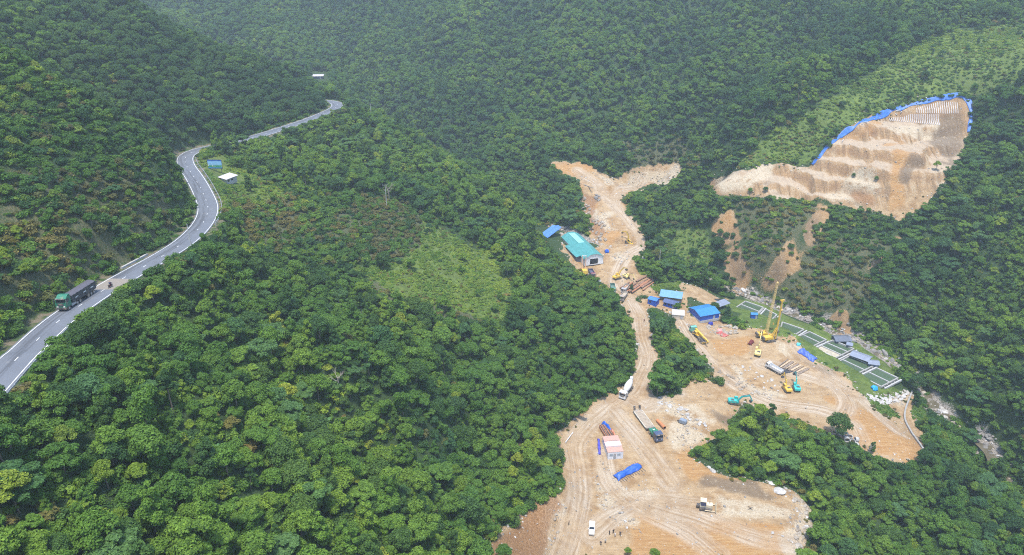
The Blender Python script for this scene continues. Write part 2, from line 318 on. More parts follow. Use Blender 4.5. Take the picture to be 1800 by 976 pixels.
# ------------------------------------------------------------------ materials
class NT:
    def __init__(s, name):
        s.m = bpy.data.materials.new(name); s.m.use_nodes = True; s.t = s.m.node_tree; s.n = s.t.nodes; s.b = s.n['Principled BSDF']
    def new(s, t, **kw):
        n = s.n.new(t)
        for k, v in kw.items():
            if k.startswith('i_'):
                key = k[2:]; n.inputs[int(key) if key.isdigit() else key].default_value = v
            else: setattr(n, k, v)
        return n
    def link(s, a, b): s.t.links.new(a, b)
    def noise(s, scale, detail=4, vec=None, rough=.55, dist=0.):
        n = s.new('ShaderNodeTexNoise'); n.inputs['Scale'].default_value = scale; n.inputs['Detail'].default_value = detail; n.inputs['Roughness'].default_value = rough; n.inputs['Distortion'].default_value = dist
        if vec is not None: s.link(vec, n.inputs['Vector'])
        return n.outputs['Fac']
    def ramp(s, fac, stops):
        r = s.new('ShaderNodeValToRGB'); e = r.color_ramp.elements
        while len(e) < len(stops): e.new(.5)
        for el, (p, c) in zip(e, stops): el.position = p; el.color = (*c, 1) if len(c) == 3 else c
        s.link(fac, r.inputs[0]); return r.outputs[0]
    def mix(s, fac, a, b, mode='MIX'):
        n = s.new('ShaderNodeMix', data_type='RGBA', blend_type=mode)
        for i, v in ((0, fac), (6, a), (7, b)):
            if isinstance(v, (tuple, list)): n.inputs[i].default_value = (*v, 1) if len(v) == 3 else v
            elif isinstance(v, (int, float)): n.inputs[i].default_value = v
            else: s.link(v, n.inputs[i])
        return n.outputs[2]
    def math(s, op, a, b=None, clamp=False):
        n = s.new('ShaderNodeMath', operation=op, use_clamp=clamp)
        for i, v in ((0, a), (1, b)):
            if v is None: continue
            if isinstance(v, (int, float)): n.inputs[i].default_value = v
            else: s.link(v, n.inputs[i])
        return n.outputs[0]
    def attr(s, name, typ='GEOMETRY'):
        return s.new('ShaderNodeAttribute', attribute_name=name, attribute_type=typ)
    def step(s, val, lo, hi):
        n = s.new('ShaderNodeMapRange', interpolation_type='SMOOTHSTEP'); n.inputs[1].default_value = lo; n.inputs[2].default_value = hi; s.link(val, n.inputs[0]); return n.outputs[0]
    def bump(s, h, strength=.4, dist=.2):
        b = s.new('ShaderNodeBump'); b.inputs['Strength'].default_value = strength; b.inputs['Distance'].default_value = dist; s.link(h, b.inputs['Height']); s.link(b.outputs[0], s.b.inputs['Normal'])
    def color(s, c): s.link(c, s.b.inputs['Base Color'])
MATS = {}
def paint(name, col, rough=.6, metal=0., var=.12, scale=1.5, dirt=0., dirtcol=(.42, .31, .2)):
    """painted / plain surface with mottling and dust"""
    if name in MATS: return MATS[name]
    t = NT(name); g = t.new('ShaderNodeTexCoord').outputs['Object']; n = t.noise(scale, 5, g)
    lo = tuple(c * (1 - var) for c in col); hi = tuple(min(1, c * (1 + var)) for c in col)
    c = t.ramp(n, [(.3, lo), (.7, hi)])
    if dirt > 0:
        n2 = t.step(t.noise(scale * .7, 6, g, .65), .62 - dirt * .4, .8 - dirt * .25); c = t.mix(t.math('MULTIPLY', n2, .75), c, dirtcol)
    t.color(c); t.b.inputs['Roughness'].default_value = rough; t.b.inputs['Metallic'].default_value = metal
    MATS[name] = t.m; return t.m
def sheet_metal(name, col, dirt=.3, pitch=3.2):
    """ribbed roofing sheet: fine relief along the local X axis, dust and streaks"""
    if name in MATS: return MATS[name]
    t = NT(name); g = t.new('ShaderNodeTexCoord').outputs['Object']
    sx = t.new('ShaderNodeSeparateXYZ'); t.link(g, sx.inputs[0])
    w = t.math('SINE', t.math('MULTIPLY', sx.outputs[0], pitch * 6.283)); t.bump(w, .5, .03)
    n = t.noise(.6, 5, g); c = t.ramp(n, [(.3, tuple(x * .85 for x in col)), (.7, tuple(min(1, x * 1.12) for x in col))])
    pan = t.math('FRACT', t.math('MULTIPLY', sx.outputs[0], .9)); c = t.mix(t.math('MULTIPLY', t.step(pan, .93, .97), .35), c, tuple(x * .55 for x in col))
    n2 = t.step(t.noise(.45, 6, g, .7), .66 - dirt * .3, .85); c = t.mix(t.math('MULTIPLY', n2, .6), c, (.38, .3, .22))
    t.color(c); t.b.inputs['Roughness'].default_value = .45; MATS[name] = t.m; return t.m

# ground
t = NT('ground'); pos = t.new('ShaderNodeNewGeometry').outputs['Position']
A, B, C, D = [t.attr(n) for n in ('cover_a', 'cover_b', 'cover_c', 'lane')]
def sep(a):
    s = t.new('ShaderNodeSeparateColor'); t.link(a.outputs['Color'], s.inputs[0]); return s.outputs
aS, aP, aO = sep(A)[:3]; bG, bD, bK = sep(B)[:3]; cR, cV, cT = sep(C)[:3]
nb = t.noise(.35, 5, pos); nf = t.noise(2.2, 5, pos, .65); nl = t.noise(.06, 4, pos); ng = t.noise(7, 3, pos)
def edge(a, sharp=.14, amt=.5):
    return t.step(t.math('ADD', a, t.math('MULTIPLY', t.math('SUBTRACT', nf, .5), amt)), .5 - sharp, .5 + sharp)
floor_c = t.mix(nf, (.03, .052, .02), (.06, .1, .032))
grass_c = t.mix(t.step(nb, .35, .65), (0.076, 0.125, 0.026), (0.145, 0.200, 0.044)); grass_c = t.mix(t.math('MULTIPLY', t.step(nl, .45, .6), .5), grass_c, (0.102, 0.131, 0.039)); grass_c = t.mix(t.math('MULTIPLY', t.step(nf, .5, .75), .35), grass_c, (0.255, 0.225, 0.077))
dry_c = t.mix(t.step(nf, .38, .62), (.06, .085, .035), (.14, .13, .07))
mp = t.new('ShaderNodeMapping'); t.link(pos, mp.inputs[0]); mp.inputs['Rotation'].default_value = (0, 0, math.radians(38)); mp.inputs['Scale'].default_value = (.16, 2.4, .8)
ns = t.noise(1., 4, mp.outputs[0], .6)
soil_c = t.mix(t.step(nb, .32, .68), (0.306, 0.184, 0.086), (0.467, 0.324, 0.176)); soil_c = t.mix(t.math('MULTIPLY', t.step(nl, .42, .6), .55), soil_c, (0.485, 0.361, 0.217)); soil_c = t.mix(t.math('MULTIPLY', t.step(t.noise(.11, 5, pos, .65, 1.), .52, .66), .6), soil_c, (0.275, 0.169, 0.083))
soil_c = t.mix(t.math('MULTIPLY', t.step(ns, .45, .62), .4), soil_c, (0.298, 0.188, 0.093))
# weathered streaks running down the bare face
fm = t.new('ShaderNodeMapping'); t.link(pos, fm.inputs[0]); fm.inputs['Scale'].default_value = (0.404, 0.052, 0.032); fn_ = t.noise(1., 6, fm.outputs[0], .65, .6); fd = t.new('ShaderNodeSeparateXYZ'); t.link(D.outputs['Vector'], fd.inputs[0])
fcol = t.mix(t.step(fn_, .36, .5), (0.161, 0.102, 0.055), t.mix(t.step(fn_, .52, .66), (0.356, 0.218, 0.105), (0.467, 0.361, 0.231))); fcol = t.mix(t.math('MULTIPLY', t.step(nf, .55, .7), .5), fcol, (0.485, 0.398, 0.276)); fcol = t.mix(t.math('MULTIPLY', t.step(t.noise(.16, 5, pos, .6), .56, .68), .7), fcol, (0.161, 0.128, 0.090))
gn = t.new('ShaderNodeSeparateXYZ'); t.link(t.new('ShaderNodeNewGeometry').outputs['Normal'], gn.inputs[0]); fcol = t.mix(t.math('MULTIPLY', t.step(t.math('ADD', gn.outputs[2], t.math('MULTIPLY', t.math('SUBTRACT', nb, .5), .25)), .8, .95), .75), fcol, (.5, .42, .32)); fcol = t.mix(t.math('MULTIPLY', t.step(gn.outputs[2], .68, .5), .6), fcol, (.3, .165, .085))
soil_c = t.mix(t.math('MULTIPLY', fd.outputs[2], .75), soil_c, fcol)
soil_c = t.mix(t.math('MULTIPLY', edge(aO, .3, .8), .9), soil_c, t.mix(t.step(ns, .28, .72), (0.356, 0.180, 0.064), (0.467, 0.285, 0.122)))
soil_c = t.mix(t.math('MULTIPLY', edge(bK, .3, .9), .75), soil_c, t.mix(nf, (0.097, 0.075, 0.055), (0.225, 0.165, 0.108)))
pale_c = t.mix(t.step(nf, .42, .6), (0.452, 0.369, 0.249), (0.566, 0.481, 0.351))
soil_c = t.mix(t.math('MULTIPLY', t.math('MULTIPLY', edge(aP, .4, .9), t.step(nb, .25, .5)), .85), soil_c, pale_c)
cl = t.noise(.75, 6, pos, .72); soil_c = t.mix(t.math('MULTIPLY', t.step(cl, .55, .68), .36), soil_c, (0.229, 0.141, 0.069)); soil_c = t.mix(t.math('MULTIPLY', t.step(cl, .45, .34), .34), soil_c, (0.640, 0.520, 0.358))
# wheel lanes: lateral and lengthwise coordinates along each track
dl = t.new('ShaderNodeSeparateXYZ'); t.link(D.outputs['Vector'], dl.inputs[0])
cv = t.new('ShaderNodeCombineXYZ'); t.link(t.math('MULTIPLY', dl.outputs[0], 1.25), cv.inputs[0]); t.link(t.math('MULTIPLY', dl.outputs[1], .035), cv.inputs[1])
nr = t.noise(1., 3, cv.outputs[0], .6)
lane = t.mix(t.step(nr, .3, .68), (0.332, 0.232, 0.141), (0.553, 0.464, 0.352))
soil_c = t.mix(t.math('MULTIPLY', cT, t.math('ADD', .34, t.math('MULTIPLY', t.step(t.noise(.12, 4, pos), .38, .6), .45))), soil_c, lane)
soil_c = t.mix(t.math('MULTIPLY', edge(A.outputs['Alpha'], .3, .7), .85), soil_c, t.mix(t.step(nf, .35, .65), (0.209, 0.105, 0.047), (0.365, 0.211, 0.106)))
soil_c = t.mix(t.math('MULTIPLY', t.step(ng, .62, .72), .45), soil_c, (0.566, 0.466, 0.319))        # stones
col = t.mix(edge(bD, .3, .8), floor_c, dry_c); col = t.mix(edge(bG, .2, .6), col, grass_c)
col = t.mix(edge(cV, .2, .5), col, t.mix(t.step(nb, .4, .6), (.06, .1, .03), (.2, .165, .11)))
rock_c = t.mix(t.step(nf, .4, .62), (.16, .135, .11), (.42, .38, .33))
col = t.mix(edge(cR, .2, .8), col, rock_c); col = t.mix(edge(aS, .1, .55), col, soil_c)
t.color(col); t.b.inputs['Roughness'].default_value = .95; t.b.inputs['Specular IOR Level'].default_value = .15
t.bump(t.math('ADD', t.math('ADD', nf, t.math('MULTIPLY', ng, .4)), t.math('MULTIPLY', cl, 1.6)), .9, .45)
GROUND = t.m

# ------------------------------------------------------------------ the ground, cut into the pieces one would name
V = np.c_[MX.ravel(), MY.ravel(), GZ.ravel()]
M_SOIL2 = np.maximum(M_SOIL, M_SCAR * (.66 + .75 * fbm(MX, MY, 7, 4, 51)))
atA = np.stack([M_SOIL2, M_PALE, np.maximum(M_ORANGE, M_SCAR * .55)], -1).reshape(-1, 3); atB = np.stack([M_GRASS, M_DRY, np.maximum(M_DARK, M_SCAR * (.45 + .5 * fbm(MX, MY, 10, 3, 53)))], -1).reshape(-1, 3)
atC = np.stack([M_RIV, M_VERGE, M_TRK], -1).reshape(-1, 3); atD = np.stack([LAT, ALO, blur((M_SOIL > .3) & (MX > 85) & (MY > 318) & (GZ > 26), 2)], -1).reshape(-1, 3)
jj, ii = np.meshgrid(np.arange(NY - 1), np.arange(NX - 1), indexing='ij'); a0 = (jj * NX + ii).ravel()
FQ = np.c_[a0, a0 + 1, a0 + NX + 1, a0 + NX]
fc = V[FQ].mean(1); fs = M_SOIL.ravel()[FQ].mean(1); fr = M_RIV.ravel()[FQ].mean(1)
is_face = (fs > .5) & (fc[:, 0] > 85) & (fc[:, 1] > 318) & (fc[:, 2] > 26)
cls = np.where(is_face, 2, np.where(fs > .5, 1, np.where(fr > .6, 3, 0)))
for c, nm in ((0, 'hillside'), (1, 'construction_ground'), (2, 'bare_cut_slope'), (3, 'riverbed')):
    f = FQ[cls == c]; u, inv = np.unique(f, return_inverse=True)
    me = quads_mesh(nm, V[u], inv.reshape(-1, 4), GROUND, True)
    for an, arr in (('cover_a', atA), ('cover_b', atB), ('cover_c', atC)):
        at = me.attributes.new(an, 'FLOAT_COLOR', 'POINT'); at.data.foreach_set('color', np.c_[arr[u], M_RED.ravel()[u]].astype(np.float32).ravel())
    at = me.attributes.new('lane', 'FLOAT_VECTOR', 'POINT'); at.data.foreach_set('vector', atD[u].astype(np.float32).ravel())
    o = bpy.data.objects.new(nm, me); COL.objects.link(o); tag(o, kind='structure')

# river water: a strip lying in the bed
t = NT('river_water'); g = t.new('ShaderNodeNewGeometry').outputs['Position']; n = t.noise(.5, 4, g)
t.color(t.ramp(n, [(.35, (.09, .075, .045)), (.7, (.16, .14, .095))])); t.b.inputs['Roughness'].default_value = .12; t.bump(t.noise(3, 4, g), .25, .08); WATER = t.m
def ribbon(line, offs, zoff=0., z=None):
    T = np.gradient(line[:, :2], axis=0); T /= np.linalg.norm(T, axis=1)[:, None] + 1e-9; Nn = np.c_[T[:, 1], -T[:, 0]]
    V = [];
    for i in range(len(line)):
        for o_ in offs: V.append((line[i, 0] + Nn[i, 0] * o_, line[i, 1] + Nn[i, 1] * o_, (line[i, 2] if z is None else z[i]) + zoff))
    k = len(offs); F = [(i * k + j, i * k + j + 1, (i + 1) * k + j + 1, (i + 1) * k + j) for i in range(len(line) - 1) for j in range(k - 1)]
    return np.array(V), F
rv, rf = ribbon(RIV, (-3.2, -1, 1, 3.2), -.75)
tag(mesh_obj('river', rv, [f[::-1] for f in rf], WATER, smooth=True), kind='structure')

# ------------------------------------------------------------------ highway
t = NT('asphalt'); g = t.new('ShaderNodeNewGeometry').outputs['Position']; la = t.attr('lat').outputs['Fac']; ro = t.attr('run').outputs['Fac']
cv = t.new('ShaderNodeCombineXYZ'); t.link(la, cv.inputs[0]); t.link(t.math('MULTIPLY', ro, .03), cv.inputs[1])
c = t.mix(t.noise(.25, 5, g), (.1, .11, .128), (.155, .166, .186)); nn = t.noise(1.4, 4, cv.outputs[0])
wear = t.math('MULTIPLY', t.step(nn, .42, .62), t.step(la, .6, -.2)); c = t.mix(t.math('MULTIPLY', wear, .7), c, (.06, .064, .072))
c = t.mix(t.math('MULTIPLY', t.step(t.noise(.5, 6, g, .7), .62, .75), .4), c, (.33, .29, .23)); c = t.mix(t.math('MULTIPLY', t.step(t.noise(14, 2, g), .6, .7), .15), c, (.4, .4, .4))
t.color(c); t.b.inputs['Roughness'].default_value = .8; ASPHALT = t.m
LINE = paint('road_line_paint', (.72, .72, .7), .7, var=.2, scale=2, dirt=.25, dirtcol=(.3, .3, .3))
def road_piece(name, i0, i1, offs, zoff, mat, parent=None, lat=False):
    v, f = ribbon(HWY[i0:i1 + 1], offs, zoff); o = mesh_obj(name, v, [q[::-1] for q in f], mat, parent)
    if lat:
        k = len(offs); at = o.data.attributes.new('lat', 'FLOAT', 'POINT'); at.data.foreach_set('value', np.tile(np.array(offs, np.float32), len(v) // k))
        at = o.data.attributes.new('run', 'FLOAT', 'POINT'); at.data.foreach_set('value', np.repeat(np.arange(len(v) // k) * 1.5, k).astype(np.float32))
    return o
road = road_piece('highway', 0, len(HWY) - 1, (-HW, -1.8, 0, 1.8, HW), .02, ASPHALT, lat=True); tag(road, kind='structure')
NH = len(HWY) - 1
for s in (-1, 1): road_piece('edge_line', 0, NH, (s * 2.98 - .075, s * 2.98 + .075), .03, LINE, road)
for i in range(40, NH - 4, 6):
    road_piece('lane_dash', i, i + 1, (-.07, .07), .03, LINE, road)
t = NT('road_patch'); g = t.new('ShaderNodeNewGeometry').outputs['Position']; t.color(t.mix(t.noise(1.2, 5, g), (.19, .165, .135), (.27, .235, .19))); t.b.inputs['Roughness'].default_value = .9; PATCH = t.m
# ------------------------------------------------------------------ trees
def leaf_mat(name, cols, trans=.42):
    t = NT(name); oi = t.new('ShaderNodeObjectInfo'); tc = t.new('ShaderNodeTexCoord').outputs['Object']
    c = t.ramp(oi.outputs['Random'], [(i / (len(cols) - 1), k) for i, k in enumerate(cols)])
    n = t.noise(.9, 3, tc); c = t.mix(t.step(n, .3, .7), t.mix(1., c, (.72, .78, .75), 'MULTIPLY'), t.mix(1., c, (1.25, 1.22, 1.1), 'MULTIPLY'))
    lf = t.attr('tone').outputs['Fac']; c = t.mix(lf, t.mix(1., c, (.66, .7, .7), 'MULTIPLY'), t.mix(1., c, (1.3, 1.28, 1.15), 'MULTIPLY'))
    pn = t.noise(.018, 3, oi.outputs['Location']); c = t.mix(t.step(pn, .35, .65), t.mix(1., c, (.72, .82, .88), 'MULTIPLY'), t.mix(1., c, (1.25, 1.16, .95), 'MULTIPLY'))
    t.color(c); t.b.inputs['Roughness'].default_value = .62; t.b.inputs['Specular IOR Level'].default_value = .25
    tr = t.new('ShaderNodeBsdfTranslucent'); t.link(c, tr.inputs[0]); mx = t.new('ShaderNodeMixShader'); mx.inputs[0].default_value = trans
    t.link(t.b.outputs[0], mx.inputs[1]); t.link(tr.outputs[0], mx.inputs[2]); t.link(mx.outputs[0], t.n['Material Output'].inputs[0])
    return t.m
LM = {'mid': leaf_mat('foliage_mid', [(0.097, 0.197, 0.034), (0.125, 0.239, 0.040), (0.165, 0.269, 0.043), (0.110, 0.215, 0.038)]),
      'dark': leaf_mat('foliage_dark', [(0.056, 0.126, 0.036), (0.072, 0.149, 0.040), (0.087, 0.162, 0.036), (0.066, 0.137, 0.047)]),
      'yellow': leaf_mat('foliage_yellow', [(0.251, 0.329, 0.040), (0.188, 0.299, 0.043), (0.290, 0.335, 0.050)]),
      'blue': leaf_mat('foliage_bluish', [(0.086, 0.185, 0.068), (0.113, 0.215, 0.081), (0.075, 0.167, 0.056)]),
      'dry': leaf_mat('foliage_dry', [(0.188, 0.179, 0.055), (0.220, 0.179, 0.066), (0.157, 0.179, 0.050)]),
      'grass': leaf_mat('foliage_grass', [(0.204, 0.299, 0.050), (0.243, 0.329, 0.058), (0.165, 0.263, 0.046)])}
BARK = paint('bark', (.16, .125, .095), .9, var=.3, scale=4); DEADWOOD = paint('dead_wood', (.3, .26, .22), .9, var=.25, scale=4)
ICO_V, ICO_F = None, None
def ico():
    global ICO_V, ICO_F
    if ICO_V is None:
        bm = bmesh.new(); bmesh.ops.create_icosphere(bm, subdivisions=1, radius=1); bm.verts.ensure_lookup_table()
        ICO_V = np.array([v.co[:] for v in bm.verts]); ICO_F = np.array([[v.index for v in f.verts] for f in bm.faces]); bm.free()
    return ICO_V, ICO_F
def crown_mesh(name, mat, lobes, leaves, leaf, seed, flat=.0, up=.35, core=.72):
    """lobes: list of (centre, radii); leaf-clump faces spread over each lobe's shell and a rough core within"""
    r = np.random.default_rng(seed); Vs = []; Fs = []; tone = []; n0 = 0
    area = np.array([np.mean(l[1]) ** 2 for l in lobes]); cnt = np.maximum(12, (leaves * area / area.sum()).astype(int))
    iv, if_ = ico()
    for (c, R), n in zip(lobes, cnt):
        c = np.array(c, float); R = np.array(R, float)
        d = r.normal(size=(n, 3)); d /= np.linalg.norm(d, axis=1)[:, None]
        d[:, 2] = np.where(d[:, 2] < -.35, -d[:, 2], d[:, 2])
        p = c + d * R * r.uniform(.78, 1.12, (n, 1))
        nr = d / R * R.mean() + r.normal(size=(n, 3)) * .45; nr[:, 2] += up; nr /= np.linalg.norm(nr, axis=1)[:, None]
        ax = np.cross(nr, r.normal(size=(n, 3))); ax /= np.linalg.norm(ax, axis=1)[:, None]; bx = np.cross(nr, ax)
        s = leaf * r.uniform(.6, 1.35, (n, 1)); e = r.uniform(.5, .9, (n, 1))
        q = np.stack([p - ax * s, p - bx * s * e + nr * s * .12, p + ax * s - nr * s * .25, p + bx * s * e + nr * s * .12], 1).reshape(-1, 3)
        Vs.append(q); k = np.arange(n)[:, None] * 4 + n0; Fs.append(np.c_[k, k + 1, k + 2, k + 3]); n0 += n * 4
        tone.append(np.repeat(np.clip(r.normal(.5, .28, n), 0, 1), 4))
        cvv = c + iv * R * core * r.uniform(.85, 1.1, (len(iv), 1)); Vs.append(cvv); Fs.append(np.c_[if_, if_[:, 2]] + n0); n0 += len(iv); tone.append(np.full(len(iv), .25))  # core toned darker than the leaves, painting shade inside the crown
    V = np.vstack(Vs); F = np.vstack(Fs)
    quad = F[F[:, 2] != F[:, 3]]; tri = F[F[:, 2] == F[:, 3]][:, :3]
    me = bpy.data.meshes.new(name)
    me.vertices.add(len(V)); me.vertices.foreach_set('co', V.astype(np.float32).ravel())
    idx = np.r_[quad.ravel(), tri.ravel()].astype(np.int32); me.loops.add(len(idx)); me.loops.foreach_set('vertex_index', idx)
    st = np.r_[np.arange(len(quad)) * 4, len(quad) * 4 + np.arange(len(tri)) * 3].astype(np.int32)
    me.polygons.add(len(st)); me.polygons.foreach_set('loop_start', st); me.polygons.foreach_set('use_smooth', np.zeros(len(st), bool))
    me.materials.append(mat); me.update(calc_edges=True)
    at = me.attributes.new('tone', 'FLOAT', 'POINT'); at.data.foreach_set('value', np.concatenate(tone).astype(np.float32))
    return me
def tube_geo(path, radii, sides=6):
    path = np.array(path, float); V = []; F = []
    for i, p in enumerate(path):
        d = path[min(i + 1, len(path) - 1)] - path[max(i - 1, 0)]; d /= np.linalg.norm(d) + 1e-9
        a = np.cross(d, (0, 0, 1) if abs(d[2]) < .9 else (1, 0, 0)); a /= np.linalg.norm(a); b = np.cross(d, a)
        for k in range(sides):
            an = 2 * math.pi * k / sides; V.append(p + (a * math.cos(an) + b * math.sin(an)) * radii[i])
    for i in range(len(path) - 1):
        for k in range(sides):
            F.append((i * sides + k, i * sides + (k + 1) % sides, (i + 1) * sides + (k + 1) % sides, (i + 1) * sides + k))
    return V, F
def join_geo(parts):
    V = []; F = []
    for v, f in parts:
        n = len(V); V += [tuple(map(float, x)) for x in v]; F += [tuple(i + n for i in q) for q in f]
    return V, F
def trunk_mesh(name, h, r, lobes, seed, mat):
    rr = random.Random(seed); parts = [tube_geo([(0, 0, -.8), (rr.uniform(-.1, .1), rr.uniform(-.1, .1), h * .45), (rr.uniform(-.25, .25), rr.uniform(-.25, .25), h)], [r * 1.2, r * .85, r * .5])]
    for c, R in lobes[:6]:
        z0 = h * rr.uniform(.5, .85); c = np.array(c); parts.append(tube_geo([(0, 0, z0), c * .5 + np.array((0, 0, z0 * .45)), c], [r * .5, r * .35, r * .14], 4))
    v, f = join_geo(parts); me = bpy.data.meshes.new(name); me.from_pydata(v, [], f); me.materials.append(mat); me.polygons.foreach_set('use_smooth', [True] * len(me.polygons)); return me
def lobes_dome(seed, R=3.7, n=13, zc=5.6, zr=2.3):
    r = random.Random(seed); L = [((0, 0, zc + zr * .35), (R * .5, R * .5, zr * .62))]
    for k in range(n):
        a = k * 2.399 + r.uniform(-.3, .3); q = math.sqrt((k + .7) / n); rr = R * .72 * q; z = zc + zr * (.75 * (1 - q * q) - .45 * r.random() * q - .12)
        s = R * r.uniform(.27, .44); L.append(((rr * math.cos(a), rr * math.sin(a), z), (s, s, s * r.uniform(.65, .9))))
    return L
def lobes_tall(seed, R=2.3, h0=3., h1=9.5, n=12, cone=.55):
    r = random.Random(seed); L = []
    for k in range(n):
        f = (k + .5) / n; z = h0 + (h1 - h0) * f; rad = R * (1 - cone * f) * .62; a = k * 2.399 + r.uniform(-.4, .4); s = R * (1 - cone * f) * r.uniform(.45, .65)
        L.append(((rad * math.cos(a), rad * math.sin(a), z), (s, s, s * .85)))
    return L
def lobes_layer(seed, R=3.8, n=15, zc=6.2):
    r = random.Random(seed); L = []
    for k in range(n):
        a = k * 2.399; q = math.sqrt((k + .3) / n); rr = R * .8 * q; s = R * r.uniform(.24, .4)
        L.append(((rr * math.cos(a), rr * math.sin(a), zc + r.uniform(-1.2, 1.1) - 1.1 * q), (s, s, s * .42)))
    return L
def lobes_bush(seed, R=1.5, n=7):
    r = random.Random(seed); return [((r.uniform(-1, 1) * R * .6, r.uniform(-1, 1) * R * .6, r.uniform(.3, .9) * R * .8), (R * r.uniform(.35, .6),) * 2 + (R * r.uniform(.3, .5),)) for _ in range(n)]
SPEC = []     # (species word, crown mesh, trunk mesh, height)
def species(word, key, lobes, leaves, leaf, seed, h, r, up=.35):
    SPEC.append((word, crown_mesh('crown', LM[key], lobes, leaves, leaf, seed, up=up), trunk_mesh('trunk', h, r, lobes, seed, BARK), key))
species('dome', 'mid', lobes_dome(1), 3230, 0.24, 1, 5.6, .2)
species('dome', 'mid', lobes_dome(2, 3.3, 11, 5.2, 2.6), 3040, 0.23, 2, 5.4, .18)
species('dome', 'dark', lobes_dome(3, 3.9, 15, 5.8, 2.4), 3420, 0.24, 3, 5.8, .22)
species('layer', 'mid', lobes_layer(4), 2850, 0.26, 4, 5.6, .17, .9)
species('tall', 'mid', lobes_tall(5), 2660, 0.23, 5, 8., .16)
species('tall', 'dark', lobes_tall(6, 2.5, 2.6, 9.8, 13, .5), 2850, 0.24, 6, 8.2, .17)
species('dome', 'yellow', lobes_dome(7, 3., 10, 5.4, 2.5), 2850, 0.22, 7, 5.2, .16)
species('layer', 'blue', lobes_layer(8, 4.1, 16, 6.), 3040, 0.27, 8, 5.6, .2, .9)
species('tall', 'yellow', lobes_tall(9, 2.1, 2.4, 8.2, 11, .4), 2470, 0.22, 9, 6.6, .14)
species('dome', 'dry', lobes_dome(10, 2.9, 10, 5., 2.2), 2470, 0.22, 10, 5., .16)
species('dome', 'blue', lobes_dome(12, 3.5, 14, 5.6, 2.5), 3230, 0.24, 12, 5.6, .2)
def lobes_pine(seed, n=9):
    r = random.Random(seed); return [((r.uniform(-1, 1) * (1.5 - .1 * k), r.uniform(-1, 1) * (1.5 - .1 * k), 6.2 + k * .55), (1.0 - .05 * k, 1.0 - .05 * k, .55)) for k in range(n)]
def lobes_wild(seed, n=14):
    r = random.Random(seed); L = [((0, 0, 5.4), (2., 2., 1.5))]
    for k in range(n): a = r.uniform(0, 6.283); q = r.uniform(.6, 4.2) * (1.25 if math.cos(a - seed) > 0 else .7); s = r.uniform(.6, 1.7); L.append(((q * math.cos(a), q * math.sin(a), 5.2 + r.uniform(-1.6, 2.8) - .25 * q), (s, s * r.uniform(.7, 1.2), s * r.uniform(.5, .9))))
    return L
species('tall', 'dark', lobes_pine(14), 1900, .22, 14, 10., .16)
species('dome', 'mid', lobes_wild(15), 3400, .25, 15, 5.6, .22)
species('dome', 'mid', lobes_wild(18, 18), 3600, .23, 18, 6., .22)
species('layer', 'mid', [((math.cos(a) * q, math.sin(a) * q, 1.6 + 1.4 * (1 - q / 4) + .3 * math.sin(5 * a)), (1.4, 1.4, 1.0)) for q in (0., 1.8, 3.4) for a in np.linspace(0, 6.283, 1 + int(q * 3), endpoint=False)], 3000, .2, 16, 2.2, .14)
species('tall', 'blue', lobes_pine(19, 11), 2000, .22, 19, 11., .15)
NSPEC = len(SPEC)
BUSH = [crown_mesh('bush', LM[k], lobes_bush(s), 420, .19, s) for k, s in (('mid', 21), ('dark', 22), ('mid', 23), ('yellow', 24), ('dry', 25), ('grass', 26))]

def jitter_grid(x0, x1, y0, y1, st, jit=.42, seed=1):
    r = np.random.default_rng(seed); gx, gy = np.meshgrid(np.arange(x0, x1, st), np.arange(y0, y1, st)); n = gx.size
    return gx.ravel() + r.uniform(-jit, jit, n) * st + (np.repeat(np.arange(gx.shape[0]) % 2, gx.shape[1]) * st * .5), gy.ravel() + r.uniform(-jit, jit, n) * st, r
def in_view(x, y, z, mx=260, my=170):
    px, py, d = project(x, y, z); return (px > -mx) & (px < 1800 + mx) & (py > -my) & (py < 976 + my) & (y > 20)
def near_d(x, y, arr): # sample a terrain-grid array
    i = np.clip(np.searchsorted(GX, x), 0, NX - 1); j = np.clip(np.searchsorted(GY, y), 0, NY - 1); return arr[j, i]
KEEPOUT = []      # (x, y, radius) round buildings and the like
def clear_of(x, y, extra=0.):
    ok = np.ones(len(x), bool)
    for (a, b, r) in KEEPOUT: ok &= (x - a) ** 2 + (y - b) ** 2 > (r + extra) ** 2
    return ok
OPEN_PX = SOIL + SCAR
